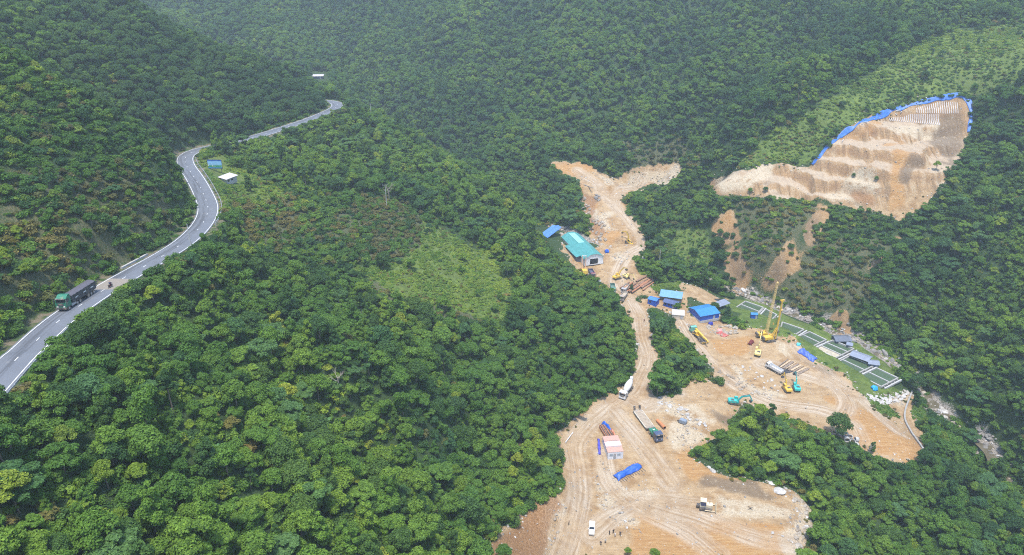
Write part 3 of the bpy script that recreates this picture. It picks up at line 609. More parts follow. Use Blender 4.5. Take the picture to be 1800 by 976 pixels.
# ------------------------------------------------------------------ mesh building kit (local axes: X forward, Y left, Z up)
class MB:
    def __init__(s): s.v = []; s.f = []
    def add(s, v, f):
        n = len(s.v); s.v += [tuple(map(float, p)) for p in v]; s.f += [tuple(i + n for i in q) for q in f]; return s
    def box(s, x0, x1, y0, y1, z0, z1, tx=0., ty=0.):
        """box; tx / ty shrink the top"""
        return s.add([(x0, y0, z0), (x1, y0, z0), (x1, y1, z0), (x0, y1, z0), (x0 + tx, y0 + ty, z1), (x1 - tx, y0 + ty, z1), (x1 - tx, y1 - ty, z1), (x0 + tx, y1 - ty, z1)],
                     [(3, 2, 1, 0), (4, 5, 6, 7), (0, 1, 5, 4), (1, 2, 6, 5), (2, 3, 7, 6), (3, 0, 4, 7)])
    def prism(s, poly, y0, y1):
        """side outline (x, z) extruded across Y"""
        n = len(poly); v = [(a, y0, b) for a, b in poly] + [(a, y1, b) for a, b in poly]
        return s.add(v, [tuple(range(n)), tuple(range(2 * n - 1, n - 1, -1))] + [(i, i + n, (i + 1) % n + n, (i + 1) % n) for i in range(n)])
    def bar(s, p, q, w, h=None):
        p = np.array(p, float); q = np.array(q, float); d = q - p; L = np.linalg.norm(d); d /= L; h = h or w
        a = np.cross(d, (0, 0, 1) if abs(d[2]) < .95 else (1, 0, 0)); a /= np.linalg.norm(a); b = np.cross(a, d)
        v = [c + a * (w / 2) * i + b * (h / 2) * j for c in (p, q) for i, j in ((-1, -1), (1, -1), (1, 1), (-1, 1))]
        return s.add(v, [(3, 2, 1, 0), (4, 5, 6, 7), (0, 1, 5, 4), (1, 2, 6, 5), (2, 3, 7, 6), (3, 0, 4, 7)])
    def cyl(s, p, q, r, r2=None, n=12, cap=True):
        v, f = tube_geo([p, q], [r, r if r2 is None else r2], n)
        if cap: f = f + [tuple(range(n))[::-1], tuple(range(n, 2 * n))]
        return s.add(v, f)
    def tube(s, path, radii, n=6):
        v, f = tube_geo(path, radii, n); f = f + [tuple(range(n))[::-1], tuple(range(len(v) - n, len(v)))]; return s.add(v, f)
    def build(s, name, mat, parent=None, smooth=False): return mesh_obj(name, s.v, s.f, mat, parent, smooth)
def thing(name, label, cat, loc, heading=0., group=None, tilt=(0., 0.)):
    o = bpy.data.objects.new(name, None); COL.objects.link(o); o.empty_display_size = .5
    o.location = tuple(map(float, loc)); o.rotation_euler = (tilt[0], tilt[1], heading); tag(o, label, cat, group); return o
def head(p, q): return math.atan2(q[1] - p[1], q[0] - p[0])
def seat(px, py, toward, back=3., fwd=3.):
    """ground point under a pixel, heading towards another pixel, pitch from the ground under front and rear"""
    p = G(px, py); h = head(p, G(*toward)); c, s = math.cos(h), math.sin(h)
    zf = float(H(p[0] + c * fwd, p[1] + s * fwd)); zb = float(H(p[0] - c * back, p[1] - s * back))
    pitch = -math.atan2(zf - zb, fwd + back)
    z = max((zf * back + zb * fwd) / (fwd + back), float(p[2]) - .05)
    KEEPOUT.append((p[0], p[1], max(back, fwd))); return (p[0], p[1], z), h, (0., pitch)
P_ = paint
RUBBER = P_('tyre_rubber', (.03, .03, .032), .85, dirt=.5); RIM = P_('wheel_rim', (.42, .42, .42), .5, .3, dirt=.4); GLASS = P_('dark_glass', (.02, .025, .03), .12)
STEEL = P_('dark_steel', (.09, .09, .095), .6, .4, dirt=.35); CHASSIS = P_('chassis_paint', (.05, .05, .055), .7, dirt=.45); LAMP = P_('lamp_glass', (.75, .72, .65), .25); REDLAMP = P_('tail_lamp', (.4, .03, .02), .3)
YEL = P_('machine_yellow', (.66, .42, .05), .5, dirt=.34); TEAL = P_('machine_teal', (.03, .4, .37), .48, dirt=.28); GREENCAB = P_('green_cab_paint', (.025, .17, .1), .38, dirt=.2)
WHITEP = P_('white_paint', (.6, .6, .59), .4, dirt=.25); GREYP = P_('grey_paint', (.33, .34, .35), .5, dirt=.4); RUST = P_('rusty_steel', (.34, .15, .075), .85, var=.35, dirt=.2); RUST2 = P_('orange_rust_pipe', (.5, .2, .08), .8, var=.25)
TARPBLUE = P_('blue_tarpaulin', (.02, .1, .46), .45, var=.25, scale=.8, dirt=.08); CONC = P_('concrete', (.29, .28, .255), .9, var=.2, scale=.8, dirt=.25, dirtcol=(.25, .24, .2)); PALECONC = P_('pale_concrete', (.4, .39, .365), .9, var=.15, dirt=.15)
TIMBER = P_('timber', (.45, .34, .22), .85, var=.3, scale=3); BLACKTARP = P_('black_tarpaulin', (.035, .035, .04), .6, var=.3, dirt=.15)
def wheel_at(parent, x, y, r, w):
    b = MB(); b.cyl((x, y - w / 2, r), (x, y + w / 2, r), r, n=14); o = b.build('wheel', RUBBER, parent, False)
    s = 1 if y > 0 else -1; c = MB(); c.cyl((x, y + s * (w / 2 - .06), r), (x, y + s * (w / 2 + .02), r), r * .56, n=10); c.build('rim', RIM, o)
    return o
def truck_cab(parent, x0, x1, w, z0, z1, mat, high=0.):
    """flat-nosed lorry cab with raked screen, side windows, grille, bumper, lamps, mirrors and visor"""
    h = w / 2; L = x1 - x0
    b = MB(); b.prism([(x0, z0), (x1, z0), (x1 + .05, z0 + (z1 - z0) * .45), (x1 - .28, z1 - .12), (x1 - .5, z1), (x0 + .1, z1)], -h, h); cab = b.build('cab', mat, parent)
    zs = z0 + (z1 - z0) * .5; d = MB(); d.add([(x1 + .055, -h * .9, zs), (x1 + .055, h * .9, zs), (x1 - .245, h * .84, z1 - .22), (x1 - .245, -h * .84, z1 - .22)], [(0, 1, 2, 3)]); d.build('windscreen', GLASS, cab)
    for s in (-1, 1):
        d = MB(); q = [(x0 + L * .35, s * (h + .012), zs + .02), (x1 - .1, s * (h + .012), zs + .02), (x1 - .36, s * (h + .012), z1 - .3), (x0 + L * .38, s * (h + .012), z1 - .3)]; d.add(q, [(0, 1, 2, 3) if s < 0 else (3, 2, 1, 0)]); d.build('side_window', GLASS, cab)
        d = MB(); d.box(x1 + .02, x1 + .09, s * h * .62 - .22, s * h * .62 + .22, z0 + .12, z0 + .34); d.build('headlight', LAMP, cab)
        d = MB(); d.bar((x1 - .1, s * h, z1 - .45), (x1 + .16, s * (h + .26), z1 - .5), .05).box(x1 + .1, x1 + .2, s * (h + .26) - .1, s * (h + .26) + .1, z1 - 1.1, z1 - .4); d.build('mirror', CHASSIS, cab)
    d = MB(); d.box(x1 + .03, x1 + .1, -h * .55, h * .55, z0 + .4, zs - .12); d.build('grille', CHASSIS, cab)
    d = MB(); d.box(x1 - .35, x1 + .16, -h, h, z0 - .42, z0 + .02); d.build('bumper', mat if high == 0 else CHASSIS, cab)
    d = MB(); d.prism([(x1 - .26, z1 - .2), (x1 + .14, z1 - .3), (x1 + .14, z1 - .24), (x1 - .34, z1 - .1)], -h * .92, h * .92); d.build('sun_visor', CHASSIS, cab)
    if high: b = MB(); b.prism([(x0 + .1, z1), (x1 - .6, z1), (x0 + .9, z1 + high), (x0 + .1, z1 + high)], -h * .95, h * .95); b.build('roof_fairing', mat, cab)
    return cab
def semi_dump(loc, h, tilt):
    t = thing('semi_trailer_truck', 'green tractor unit with long black covered tipper trailer on the highway', 'truck', loc, h, tilt=tilt); t.scale = (.86,) * 3
    truck_cab(t, 4.6, 6.9, 2.5, 1.0, 3.3, GREENCAB, .5)
    b = MB(); b.box(.3, 6.6, -.5, .5, .75, 1.05).box(2.6, 4.4, -1.2, -.5, .55, 1.1).box(2.6, 4.4, .5, 1.2, .55, 1.1); b.build('chassis', GREYP, t)
    b = MB(); b.prism([(-6.9, 1.25), (-6.3, 1.1), (3.6, 1.1), (4.1, 2.0), (4.1, 3.0), (-6.9, 3.0)], -1.24, 1.24); body = b.build('tipper_body', P_('black_tipper_paint', (.035, .042, .05), .5, dirt=.1), t)
    for i in range(10):
        for s in (-1, 1): b = MB(); x = -6.4 + i * 1.1; b.box(x, x + .12, s * 1.24 - .04, s * 1.24 + .04, 1.15, 2.95); b.build('side_rib', CHASSIS, body)
    for x in (-5.6, -2.2, 1.4):
        for s in (-1, 1): b = MB(); b.box(x, x + 1.3, s * 1.285 - .004, s * 1.285 + .004, 1.95, 2.2); b.build('side_marking', WHITEP, body)
    v = []; f = []; n = 20
    for i in range(n + 1):
        for j in range(7):
            x = -6.95 + 11.1 * i / n; y = -1.27 + 2.54 * j / 6; v.append((x, y, 3.02 + .28 * (1 - (y / 1.27) ** 2) + .05 * math.sin(i * 2.1 + j)))
    f = [(i * 7 + j, (i + 1) * 7 + j, (i + 1) * 7 + j + 1, i * 7 + j + 1) for i in range(n) for j in range(6)]; mesh_obj('cargo_cover', v, f, P_('grey_cargo_cover', (.085, .08, .095), .7), t, True)
    for s in (-1, 1):
        for x in (5.7, 2.1, .85, -3.0, -4.3, -5.6): wheel_at(t, x, s * 1.05, .52, .34)
        b = MB(); b.box(-6.6, -1.9, s * 1.1 - .14, s * 1.1 + .14, 1.06, 1.12); b.build('mudguard', CHASSIS, t)
    return t
def person(name, label, loc, h, shirt, trousers, pose='stand', helmet=None, hair=(.02, .018, .016), group=None, scale=1.):
    """one continuous skinned figure; clothing colours change at waist, collar and cuffs"""
    t = NT(name + '_clothes'); sx = t.new('ShaderNodeSeparateXYZ'); t.link(t.new('ShaderNodeTexCoord').outputs['Object'], sx.inputs[0]); z = sx.outputs[2]
    zw, zc = (.92, 1.47) if pose != 'ride' else (.86, 1.36)
    c = t.mix(t.step(z, zw - .01, zw + .01), trousers, shirt); c = t.mix(t.step(z, zc - .01, zc + .01), c, (.45, .27, .18)); c = t.mix(t.step(z, zc + .2, zc + .22), c, helmet or hair); c = t.mix(t.step(z, .09, .08), c, (.03, .025, .02)); t.color(c); t.b.inputs['Roughness'].default_value = .8
    if pose == 'stand' or pose == 'walk':
        k = .18 if pose == 'walk' else .0
        J = {'pel': (0, 0, .95, .13), 'sp': (0, 0, 1.2, .125), 'ch': (0, 0, 1.38, .145), 'nk': (0, 0, 1.5, .055), 'hd': (.02, 0, 1.62, .1), 'tp': (.01, 0, 1.7, .075)}
        for s, n in ((1, 'l'), (-1, 'r')):
            J.update({'hp' + n: (0, s * .1, .9, .1), 'kn' + n: (.05 + s * k * .6, s * .11, .5, .062), 'an' + n: (-.02 + s * k, s * .12, .09, .045), 'to' + n: (.14 + s * k, s * .13, .05, .035),
                      'sh' + n: (0, s * .2, 1.42, .062), 'el' + n: (-.03 - s * k * .5, s * .27, 1.13, .045), 'wr' + n: (.08 - s * k * .8, s * .26, .9, .033), 'ha' + n: (.12 - s * k * .9, s * .25, .8, .035)})
    else:
        J = {'pel': (-.15, 0, .88, .14), 'sp': (-.08, 0, 1.1, .13), 'ch': (0, 0, 1.28, .15), 'nk': (.03, 0, 1.38, .06), 'hd': (.07, 0, 1.5, .125), 'tp': (.06, 0, 1.6, .1)}
        for s, n in ((1, 'l'), (-1, 'r')):
            J.update({'hp' + n: (-.1, s * .1, .84, .1), 'kn' + n: (.28, s * .2, .78, .07), 'an' + n: (.16, s * .2, .36, .05), 'to' + n: (.32, s * .2, .3, .04), 'sh' + n: (0, s * .2, 1.3, .065), 'el' + n: (.22, s * .3, 1.08, .048), 'wr' + n: (.46, s * .3, 1.03, .036), 'ha' + n: (.53, s * .29, 1.02, .038)})
    K = list(J); E = [('pel', 'sp'), ('sp', 'ch'), ('ch', 'nk'), ('nk', 'hd'), ('hd', 'tp')]
    for n in 'lr': E += [('pel', 'hp' + n), ('hp' + n, 'kn' + n), ('kn' + n, 'an' + n), ('an' + n, 'to' + n), ('ch', 'sh' + n), ('sh' + n, 'el' + n), ('el' + n, 'wr' + n), ('wr' + n, 'ha' + n)]
    me = bpy.data.meshes.new(name); me.from_pydata([J[k][:3] for k in K], [(K.index(a), K.index(b)) for a, b in E], []); me.materials.append(t.m)
    o = bpy.data.objects.new(name, me); COL.objects.link(o); o.location = loc; o.rotation_euler = (0, 0, h); o.scale = (scale,) * 3
    md = o.modifiers.new('skin', 'SKIN'); md.use_smooth_shade = True
    for i, k in enumerate(K): me.skin_vertices[0].data[i].radius = (J[k][3], J[k][3] * (1.25 if k in ('ch', 'sp') else 1)); me.skin_vertices[0].data[i].use_root = (k == 'pel')
    o.modifiers.new('sub', 'SUBSURF').levels = 1; o.modifiers['sub'].render_levels = 1
    return tag(o, label, 'person', group)
def motorbike(loc, h):
    t = thing('motorcycle', 'small dark motorcycle riding behind the covered tipper truck', 'motorcycle', loc, h)
    for x in (-.62, .62):
        b = MB(); n = 16
        ring = [(x + .29 * math.cos(a), 0, .3 + .29 * math.sin(a)) for a in np.linspace(0, 2 * math.pi, n + 1)]; b.tube(ring, [.055] * (n + 1), 6); w = b.build('wheel', RUBBER, t); c = MB(); c.cyl((x, -.05, .3), (x, .05, .3), .1); c.build('hub', RIM, w)
    b = MB(); b.prism([(-.5, .35), (.1, .3), (.35, .6), (.42, .85), (.1, .72), (-.2, .7), (-.75, .75), (-.6, .55)], -.13, .13); b.build('frame_body', P_('dark_red_paint', (.12, .015, .02), .35), t)
    b = MB(); b.prism([(-.75, .74), (.05, .7), (.08, .78), (-.75, .82)], -.14, .14); b.build('saddle', CHASSIS, t); b = MB(); b.bar((.62, 0, .3), (.4, 0, .95), .07); b.build('fork', STEEL, t)
    b = MB(); b.bar((.4, -.33, 1.0), (.4, .33, 1.0), .04); b.build('handlebar', STEEL, t); b = MB(); b.box(.42, .55, -.09, .09, .78, .96); b.build('headlight', LAMP, t); b = MB(); b.cyl((-.8, -.16, .32), (-.1, -.16, .3), .05); b.build('exhaust', STEEL, t)
    return t
def excavator(label, loc, h, tilt, mat, swing=0., boom=(55, -35), group='excavators on the building site', s=1.):
    """boom = (boom lift, stick angle) in degrees"""
    t = thing('excavator', label, 'excavator', loc, h, group, tilt); t.scale = (s * .86,) * 3
    for k in (-1, 1):
        b = MB(); b.prism([(-1.9, .35), (-1.6, .05), (1.6, .05), (1.9, .35), (1.9, .6), (1.6, .85), (-1.6, .85), (-1.9, .6)], k * 1.1 - .3, k * 1.1 + .3); b.build('crawler_track', STEEL, t)
    b = MB(); b.box(-1.0, 1.0, -.9, .9, .45, .85).cyl((0, 0, .8), (0, 0, 1.05), .6, n=16); b.build('undercarriage', CHASSIS, t)
    c, sn = math.cos(swing), math.sin(swing); R = lambda p: (p[0] * c - p[1] * sn, p[0] * sn + p[1] * c, p[2])
    def put(b, name, m, par=t): b.v = [R(p) for p in b.v]; return b.build(name, m, par)
    b = MB(); b.prism([(-2.1, 1.1), (1.3, 1.1), (1.3, 1.5), (.5, 2.0), (-1.4, 2.05), (-2.3, 1.95), (-2.35, 1.3)], -1.25, 1.25); house = put(b, 'house', mat)
    b = MB(); b.prism([(-2.75, 1.2), (-2.1, 1.1), (-2.1, 2.0), (-2.6, 1.9)], -1.2, 1.2); put(b, 'counterweight', mat if mat is not TEAL else TEAL)
    b = MB(); b.prism([(-.3, 1.5), (1.25, 1.4), (1.4, 2.0), (1.15, 2.95), (-.2, 3.0)], .35, 1.22); cab = put(b, 'cab', mat)
    b = MB(); b.add([(1.415, .42, 1.75), (1.415, 1.15, 1.75), (1.19, 1.12, 2.85), (1.19, .45, 2.85)], [(0, 1, 2, 3)]); put(b, 'windscreen', GLASS, cab)
    b = MB(); b.box(-.15, 1.1, 1.215, 1.24, 1.95, 2.85); put(b, 'side_window', GLASS, cab); b = MB(); b.box(-1.6, -.5, -.9, .3, 2.04, 2.12); put(b, 'engine_grille', STEEL, house); b = MB(); b.cyl((-1.7, -.7, 2.0), (-1.7, -.7, 2.6), .07); put(b, 'exhaust', STEEL, house)
    b1 = math.radians(boom[0]); o0 = np.array((1.0, 0, 1.7)); k1 = o0 + np.array((math.cos(b1 + .25), 0, math.sin(b1 + .25))) * 2.6; e1 = k1 + np.array((math.cos(b1 - .45), 0, math.sin(b1 - .45))) * 2.9
    b = MB(); b.bar(o0, k1, .42, .62).bar(k1 - (k1 - o0) * .05, e1, .38, .5); bm = put(b, 'boom', mat)
    a2 = math.radians(boom[1]); e2 = e1 + np.array((math.cos(a2), 0, math.sin(a2))) * 2.7; st = e1 - np.array((math.cos(a2), 0, math.sin(a2))) * .5
    b = MB(); b.bar(st, e2, .32, .42); sk = put(b, 'stick', mat)
    b = MB(); b.cyl(o0 + (.35, .0, -.3), k1 * .6 + o0 * .4 + (.3, 0, -.2), .09); b.cyl(k1 + (0, 0, .35), st + (0, 0, .2), .09); put(b, 'hydraulic_ram', STEEL, bm)
    d = np.array((math.cos(a2 - 1.2), 0, math.sin(a2 - 1.2))); up = np.array((-d[2], 0, d[0])); q = [e2, e2 + d * .9 + up * .1, e2 + d * 1.0 - up * .75, e2 + d * .25 - up * .85]
    b = MB(); b.prism([(p[0], p[2]) for p in q], -.55, .55); put(b, 'bucket', STEEL, sk)
    return t
def bulldozer(loc, h, tilt):
    t = thing('bulldozer', 'pale dusty bulldozer with dark cab grading the lower pad', 'bulldozer', loc, h, tilt=tilt); W = P_('dusty_yellow_paint', (.62, .53, .36), .6, dirt=.4)
    for k in (-1, 1):
        b = MB(); b.prism([(-1.7, .45), (-1.3, .05), (1.2, .05), (1.7, .5), (1.4, .85), (-.3, 1.1), (-1.5, .9)], k * 1.05 - .28, k * 1.05 + .28); b.build('crawler_track', STEEL, t)
    b = MB(); b.prism([(-1.6, .5), (1.9, .5), (1.9, 1.75), (.2, 1.85), (-1.6, 1.5)], -.72, .72); hood = b.build('hood', W, t); b = MB(); b.cyl((1.1, .2, 1.8), (1.1, .2, 2.6), .08); b.build('exhaust', STEEL, hood)
    b = MB(); b.prism([(-1.4, 1.5), (.15, 1.5), (.05, 2.9), (-1.3, 2.9)], -.8, .8); cab = b.build('cab', P_('navy_cab_paint', (.05, .06, .12), .4), t); b = MB(); b.box(-1.5, .25, -.9, .9, 2.9, 3.0); b.build('roof', W, cab)
    b = MB(); b.add([(.13, -.7, 1.75), (.13, .7, 1.75), (.065, .7, 2.8), (.065, -.7, 2.8)], [(0, 1, 2, 3)]); b.build('windscreen', GLASS, cab)
    b = MB(); n = 6; v = []
    for i in range(n + 1):
        a = -.5 + i / n; z = .1 + 1.15 * i / n; v += [(2.75 + .25 * (2 * a) ** 2, -1.75, z), (2.75 + .25 * (2 * a) ** 2, 1.75, z), (2.65 + .25 * (2 * a) ** 2, 1.75, z), (2.65 + .25 * (2 * a) ** 2, -1.75, z)]
    f = []
    for i in range(n): k = i * 4; f += [(k, k + 1, k + 5, k + 4), (k + 1, k + 2, k + 6, k + 5), (k + 2, k + 3, k + 7, k + 6), (k + 3, k, k + 4, k + 7)]
    b.add(v, f); b.build('blade', W, t); b = MB()
    for k in (-1, 1): b.bar((-.2, k * 1.42, .5), (2.7, k * 1.42, .45), .18)
    b.build('push_arm', W, t); b = MB(); b.box(-2.5, -1.6, -.5, .5, .5, 1.2).bar((-2.4, 0, 1.0), (-2.6, 0, .0), .15); b.build('ripper', STEEL, t)
    return t
def mixer(loc, h, tilt):
    t = thing('mixer_truck', 'white concrete mixer truck on the earth road beside the trees', 'truck', loc, h, tilt=tilt)
    truck_cab(t, 2.7, 4.5, 2.4, .95, 2.9, WHITEP); b = MB(); b.box(-4.2, 4.3, -.45, .45, .75, 1.05); b.build('chassis', CHASSIS, t)
    b = MB(); pr = [(-4.0, 3.05, .45), (-3.2, 2.95, .85), (-1.8, 2.6, 1.18), (-.2, 2.35, 1.2), (1.2, 2.1, .95), (2.0, 1.95, .5)]; v, f = tube_geo([(a, 0, z) for a, z, r in pr], [r for a, z, r in pr], 16); b.add(v, f + [tuple(range(16))[::-1], tuple(range(len(v) - 16, len(v)))]); b.build('drum', WHITEP, t, True)
    b = MB(); b.prism([(-4.6, 3.2), (-3.6, 3.3), (-3.6, 3.9), (-4.4, 4.1)], -.5, .5); b.build('hopper', WHITEP, t); b = MB(); b.bar((-4.3, 0, 2.5), (-4.9, .2, 1.5), .5, .12); b.build('chute', GREYP, t); b = MB(); b.box(1.9, 2.5, -1.1, 1.1, 1.05, 1.9); b.build('water_tank', WHITEP, t)
    for k in (-1, 1):
        for x in (3.5, 2.2, -1.7, -3.0): wheel_at(t, x, k * 1.0, .5, .32)
    return t
def lowbed(loc, h, tilt):
    t = thing('low_loader_truck', 'green tractor unit with empty timber decked low loader trailer on the pad', 'truck', loc, h, tilt=tilt)
    truck_cab(t, 6.3, 8.4, 2.5, 1.0, 3.1, P_('navy_blue_cab', (.06, .085, .15), .35, dirt=.1)); b = MB(); b.box(1.6, 8.1, -.5, .5, .75, 1.05); b.build('chassis', CHASSIS, t); b = MB(); b.box(3.0, 5.9, -1.15, 1.15, 1.05, 1.75).box(4.9, 5.9, -.9, .9, 1.75, 2.5); b.build('engine_deck', GREENCAB, t); b = MB(); b.box(4.1, 4.8, -.35, .35, 1.75, 2.1); b.build('fuel_tank', WHITEP, t)
    deck = MB(); deck.prism([(-8.2, .95), (-7.0, .8), (1.6, .8), (2.4, 1.2), (2.4, 1.4), (1.4, 1.05), (-7.0, 1.05), (-8.2, 1.05)], -1.5, 1.5); bed = deck.build('trailer_bed', P_('grey_trailer_paint', (.28, .25, .21), .8, dirt=.5), t)
    for i in range(12):
        x = -7.0 + i * .7; b = MB(); b.box(x, x + .5, -1.42, 1.42, 1.055, 1.11); b.build('deck_plank', P_('dusty_plank', (.36, .29, .21), .9, var=.2), bed)
    for k in (-1, 1):
        b = MB(); b.box(-7.2, 1.4, k * 1.5 - .06, k * 1.5 + .06, .85, 1.18); b.build('side_rail', P_('pale_rail_paint', (.62, .6, .5), .7), bed)
        b = MB(); b.prism([(-8.2, 1.0), (-7.9, 1.0), (-8.3, 2.5), (-8.5, 2.5)], k * .95 - .35, k * .95 + .35); b.build('loading_ramp', CHASSIS, t)
        for x in (7.4, 4.9, 3.6, -3.6, -4.9, -6.2): wheel_at(t, x, k * 1.08, .46, .34)
    return t
def tipper(label, loc, h, tilt, cabm, bodym, group='lorries parked by the steel yard', load=False):
    t = thing('tipper_truck', label, 'truck', loc, h, group, tilt); t.scale = (.85,) * 3; truck_cab(t, 2.1, 3.9, 2.4, .95, 2.75, cabm); b = MB(); b.box(-3.7, 3.7, -.45, .45, .75, 1.05); b.build('chassis', CHASSIS, t)
    b = MB(); b.prism([(-3.8, 1.1), (1.9, 1.1), (1.95, 2.3), (-3.9, 2.3)], -1.2, -1.1).prism([(-3.8, 1.1), (1.9, 1.1), (1.95, 2.3), (-3.9, 2.3)], 1.1, 1.2).box(-3.8, 1.9, -1.1, 1.1, 1.06, 1.16).box(1.82, 1.95, -1.1, 1.1, 1.16, 2.5).box(-3.88, -3.76, -1.1, 1.1, 1.16, 2.25); b.build('tipper_body', bodym, t)
    for k in (-1, 1):
        for x in (3.0, -1.6, -2.8): wheel_at(t, x, k * 1.02, .48, .32)
    return t
def crane_truck(loc, h, tilt):
    t = thing('truck_crane', 'truck crane with green cab and yellow boom beside the boulder heap', 'crane', loc, h, tilt=tilt)
    truck_cab(t, 3.6, 5.4, 2.5, 1.0, 2.9, P_('pale_green_cab', (.16, .42, .33), .4, dirt=.15)); b = MB(); b.box(-5.2, 5.2, -.9, .9, .75, 1.25); b.build('carrier', CHASSIS, t)
    b = MB(); b.box(-1.8, 1.6, -1.2, .2, 1.25, 2.1).cyl((0, 0, 1.2), (0, 0, 1.5), .9); up = b.build('slewing_platform', YEL, t); b = MB(); b.box(.2, 1.6, .3, 1.2, 1.3, 2.7); oc = b.build('operator_cab', YEL, t); b = MB(); b.box(.3, 1.5, 1.2, 1.22, 1.8, 2.6); b.build('side_window', GLASS, oc)
    for i, (x0, x1, w) in enumerate(((2.6, -5.0, .62), (-5.0, -6.4, .52), (-6.4, -7.4, .42))): b = MB(); b.bar((x0, 0, 2.75), (x1, 0, 2.45), w, w * 1.1); b.build('boom_section', YEL, t)
    b = MB(); b.cyl((.8, 0, 1.6), (-1.6, 0, 2.4), .14); b.build('lift_ram', STEEL, t); b = MB(); b.box(-5.3, -5.0, -1.25, 1.25, .7, .95).box(2.2, 2.5, -1.25, 1.25, .7, .95); b.build('outrigger', YEL, t); b = MB(); b.box(-7.5, -7.2, -.15, .15, 1.7, 2.2); b.build('hook_block', STEEL, t)
    for k in (-1, 1):
        for x in (4.5, 3.1, -1.7, -2.9, -4.1): wheel_at(t, x, k * 1.03, .5, .34)
    return t
def suv(loc, h, tilt):
    t = thing('white_van', 'white van parked on the earth road near a group of people', 'van', loc, h, tilt=tilt); t.scale = (.85,) * 3
    b = MB(); b.prism([(-2.3, .4), (2.2, .4), (2.3, .75), (2.15, 1.05), (1.2, 1.2), (.75, 1.35), (.2, 1.85), (-2.1, 1.92), (-2.35, 1.5)], -.9, .9); body = b.build('body', WHITEP, t)
    b = MB(); b.add([(.79, -.8, 1.36), (.79, .8, 1.36), (.26, .72, 1.84), (.26, -.72, 1.84)], [(0, 1, 2, 3)]); b.build('windscreen', GLASS, body); b = MB(); b.add([(-2.36, .75, 1.4), (-2.36, -.75, 1.4), (-2.14, -.7, 1.86), (-2.14, .7, 1.86)], [(0, 1, 2, 3)]); b.build('rear_window', GLASS, body)
    for k in (-1, 1):
        b = MB(); b.add([(.6, k * .905, 1.3), (-2.0, k * .905, 1.3), (-1.95, k * .905, 1.75), (.2, k * .905, 1.75)], [(0, 1, 2, 3)]); b.build('side_window', GLASS, body); b = MB(); b.box(2.2, 2.28, k * .62 - .18, k * .62 + .18, .75, .95); b.build('headlight', LAMP, body); b = MB(); b.box(-2.38, -2.33, k * .75 - .08, k * .75 + .08, .9, 1.35); b.build('tail_light', REDLAMP, body); b = MB(); b.box(.55, .75, k * .98 - .1, k * .98 + .1, 1.3, 1.45); b.build('mirror', WHITEP, body)
        for x in (1.45, -1.45): wheel_at(t, x, k * .8, .36, .24)
    b = MB(); b.box(2.25, 2.38, -.85, .85, .38, .6).box(-2.45, -2.3, -.85, .85, .38, .6); b.build('bumper', GREYP, body); return t
def lattice(b, p, q, w0, w1, n, r=.07):
    p = np.array(p, float); q = np.array(q, float); d = (q - p) / np.linalg.norm(q - p); a = np.array((0, 1., 0)); c = np.cross(d, a); c /= np.linalg.norm(c); prev = None
    for i in range(n + 1):
        m = p + (q - p) * i / n; w = w0 + (w1 - w0) * i / n; cur = [m + a * w * s + c * w * u for s, u in ((-1, -1), (1, -1), (1, 1), (-1, 1))]
        if prev is not None:
            for k in range(4): b.bar(prev[k], cur[k], r * 1.6); b.bar(prev[k], cur[(k + 1) % 4], r); b.bar(cur[k], cur[(k + 1) % 4], r)
        prev = cur
def crawler_base(t, mat):
    for k in (-1, 1): b = MB(); b.prism([(-2.9, .5), (-2.5, .05), (2.5, .05), (2.9, .5), (2.5, 1.0), (-2.5, 1.0)], k * 1.9 - .4, k * 1.9 + .4); b.build('crawler_track', STEEL, t)
    b = MB(); b.box(-1.5, 1.5, -1.6, 1.6, .5, 1.1).cyl((0, 0, 1.0), (0, 0, 1.4), 1.1, n=16); b.build('undercarriage', CHASSIS, t)
    b = MB(); b.prism([(-3.6, 1.4), (1.8, 1.4), (1.8, 2.2), (.6, 2.9), (-3.2, 2.9), (-3.7, 2.4)], -1.5, 1.5); h = b.build('house', mat, t); b = MB(); b.prism([(.3, 1.5), (2.0, 1.5), (2.2, 2.2), (1.9, 3.3), (.3, 3.4)], .7, 1.6); c = b.build('cab', mat, t)
    b = MB(); b.add([(2.21, .8, 2.1), (2.21, 1.5, 2.1), (1.93, 1.5, 3.2), (1.93, .8, 3.2)], [(0, 1, 2, 3)]); b.build('windscreen', GLASS, c); b = MB(); b.box(-4.4, -3.6, -1.45, 1.45, 1.5, 2.8); b.build('counterweight', STEEL, t)
def crawler_crane(loc, h, tilt, L):
    t = thing('crawler_crane', 'crawler crane with tall slanting yellow lattice boom on the mound', 'crane', loc, h, tilt=tilt); t.scale = (.72,) * 3; L = L / .72; crawler_base(t, YEL)
    tip = (1.4 + L * .09, 0, 2.0 + L * .98); b = MB(); YC = P_('pale_crane_yellow', (.72, .52, .2), .5)
    lattice(b, (1.4, 0, 2.0), tip, .6, .42, 24); b.build('lattice_boom', YC, t); b = MB(); b.bar(tip, (tip[0] + .6, 0, tip[2] + .5), .7); b.build('boom_head', YC, t)
    b = MB(); b.bar((tip[0], .3, tip[2]), (-3.2, .6, 3.2), .06).bar((tip[0], -.3, tip[2]), (-3.2, -.6, 3.2), .06); b.build('pendant_rope', STEEL, t); b = MB(); b.bar((tip[0] + .7, 0, tip[2] + .3), (tip[0] + .7, 0, 8.), .05); r = b.build('hoist_rope', STEEL, t); b = MB(); b.box(tip[0] + .4, tip[0] + 1.0, -.25, .25, 7., 8.1); b.build('hook_block', YEL, r)
    b = MB(); b.bar((-1.2, .5, 2.9), (-2.8, .5, 5.2), .18).bar((-1.2, -.5, 2.9), (-2.8, -.5, 5.2), .18); b.build('gantry', YEL, t); return t
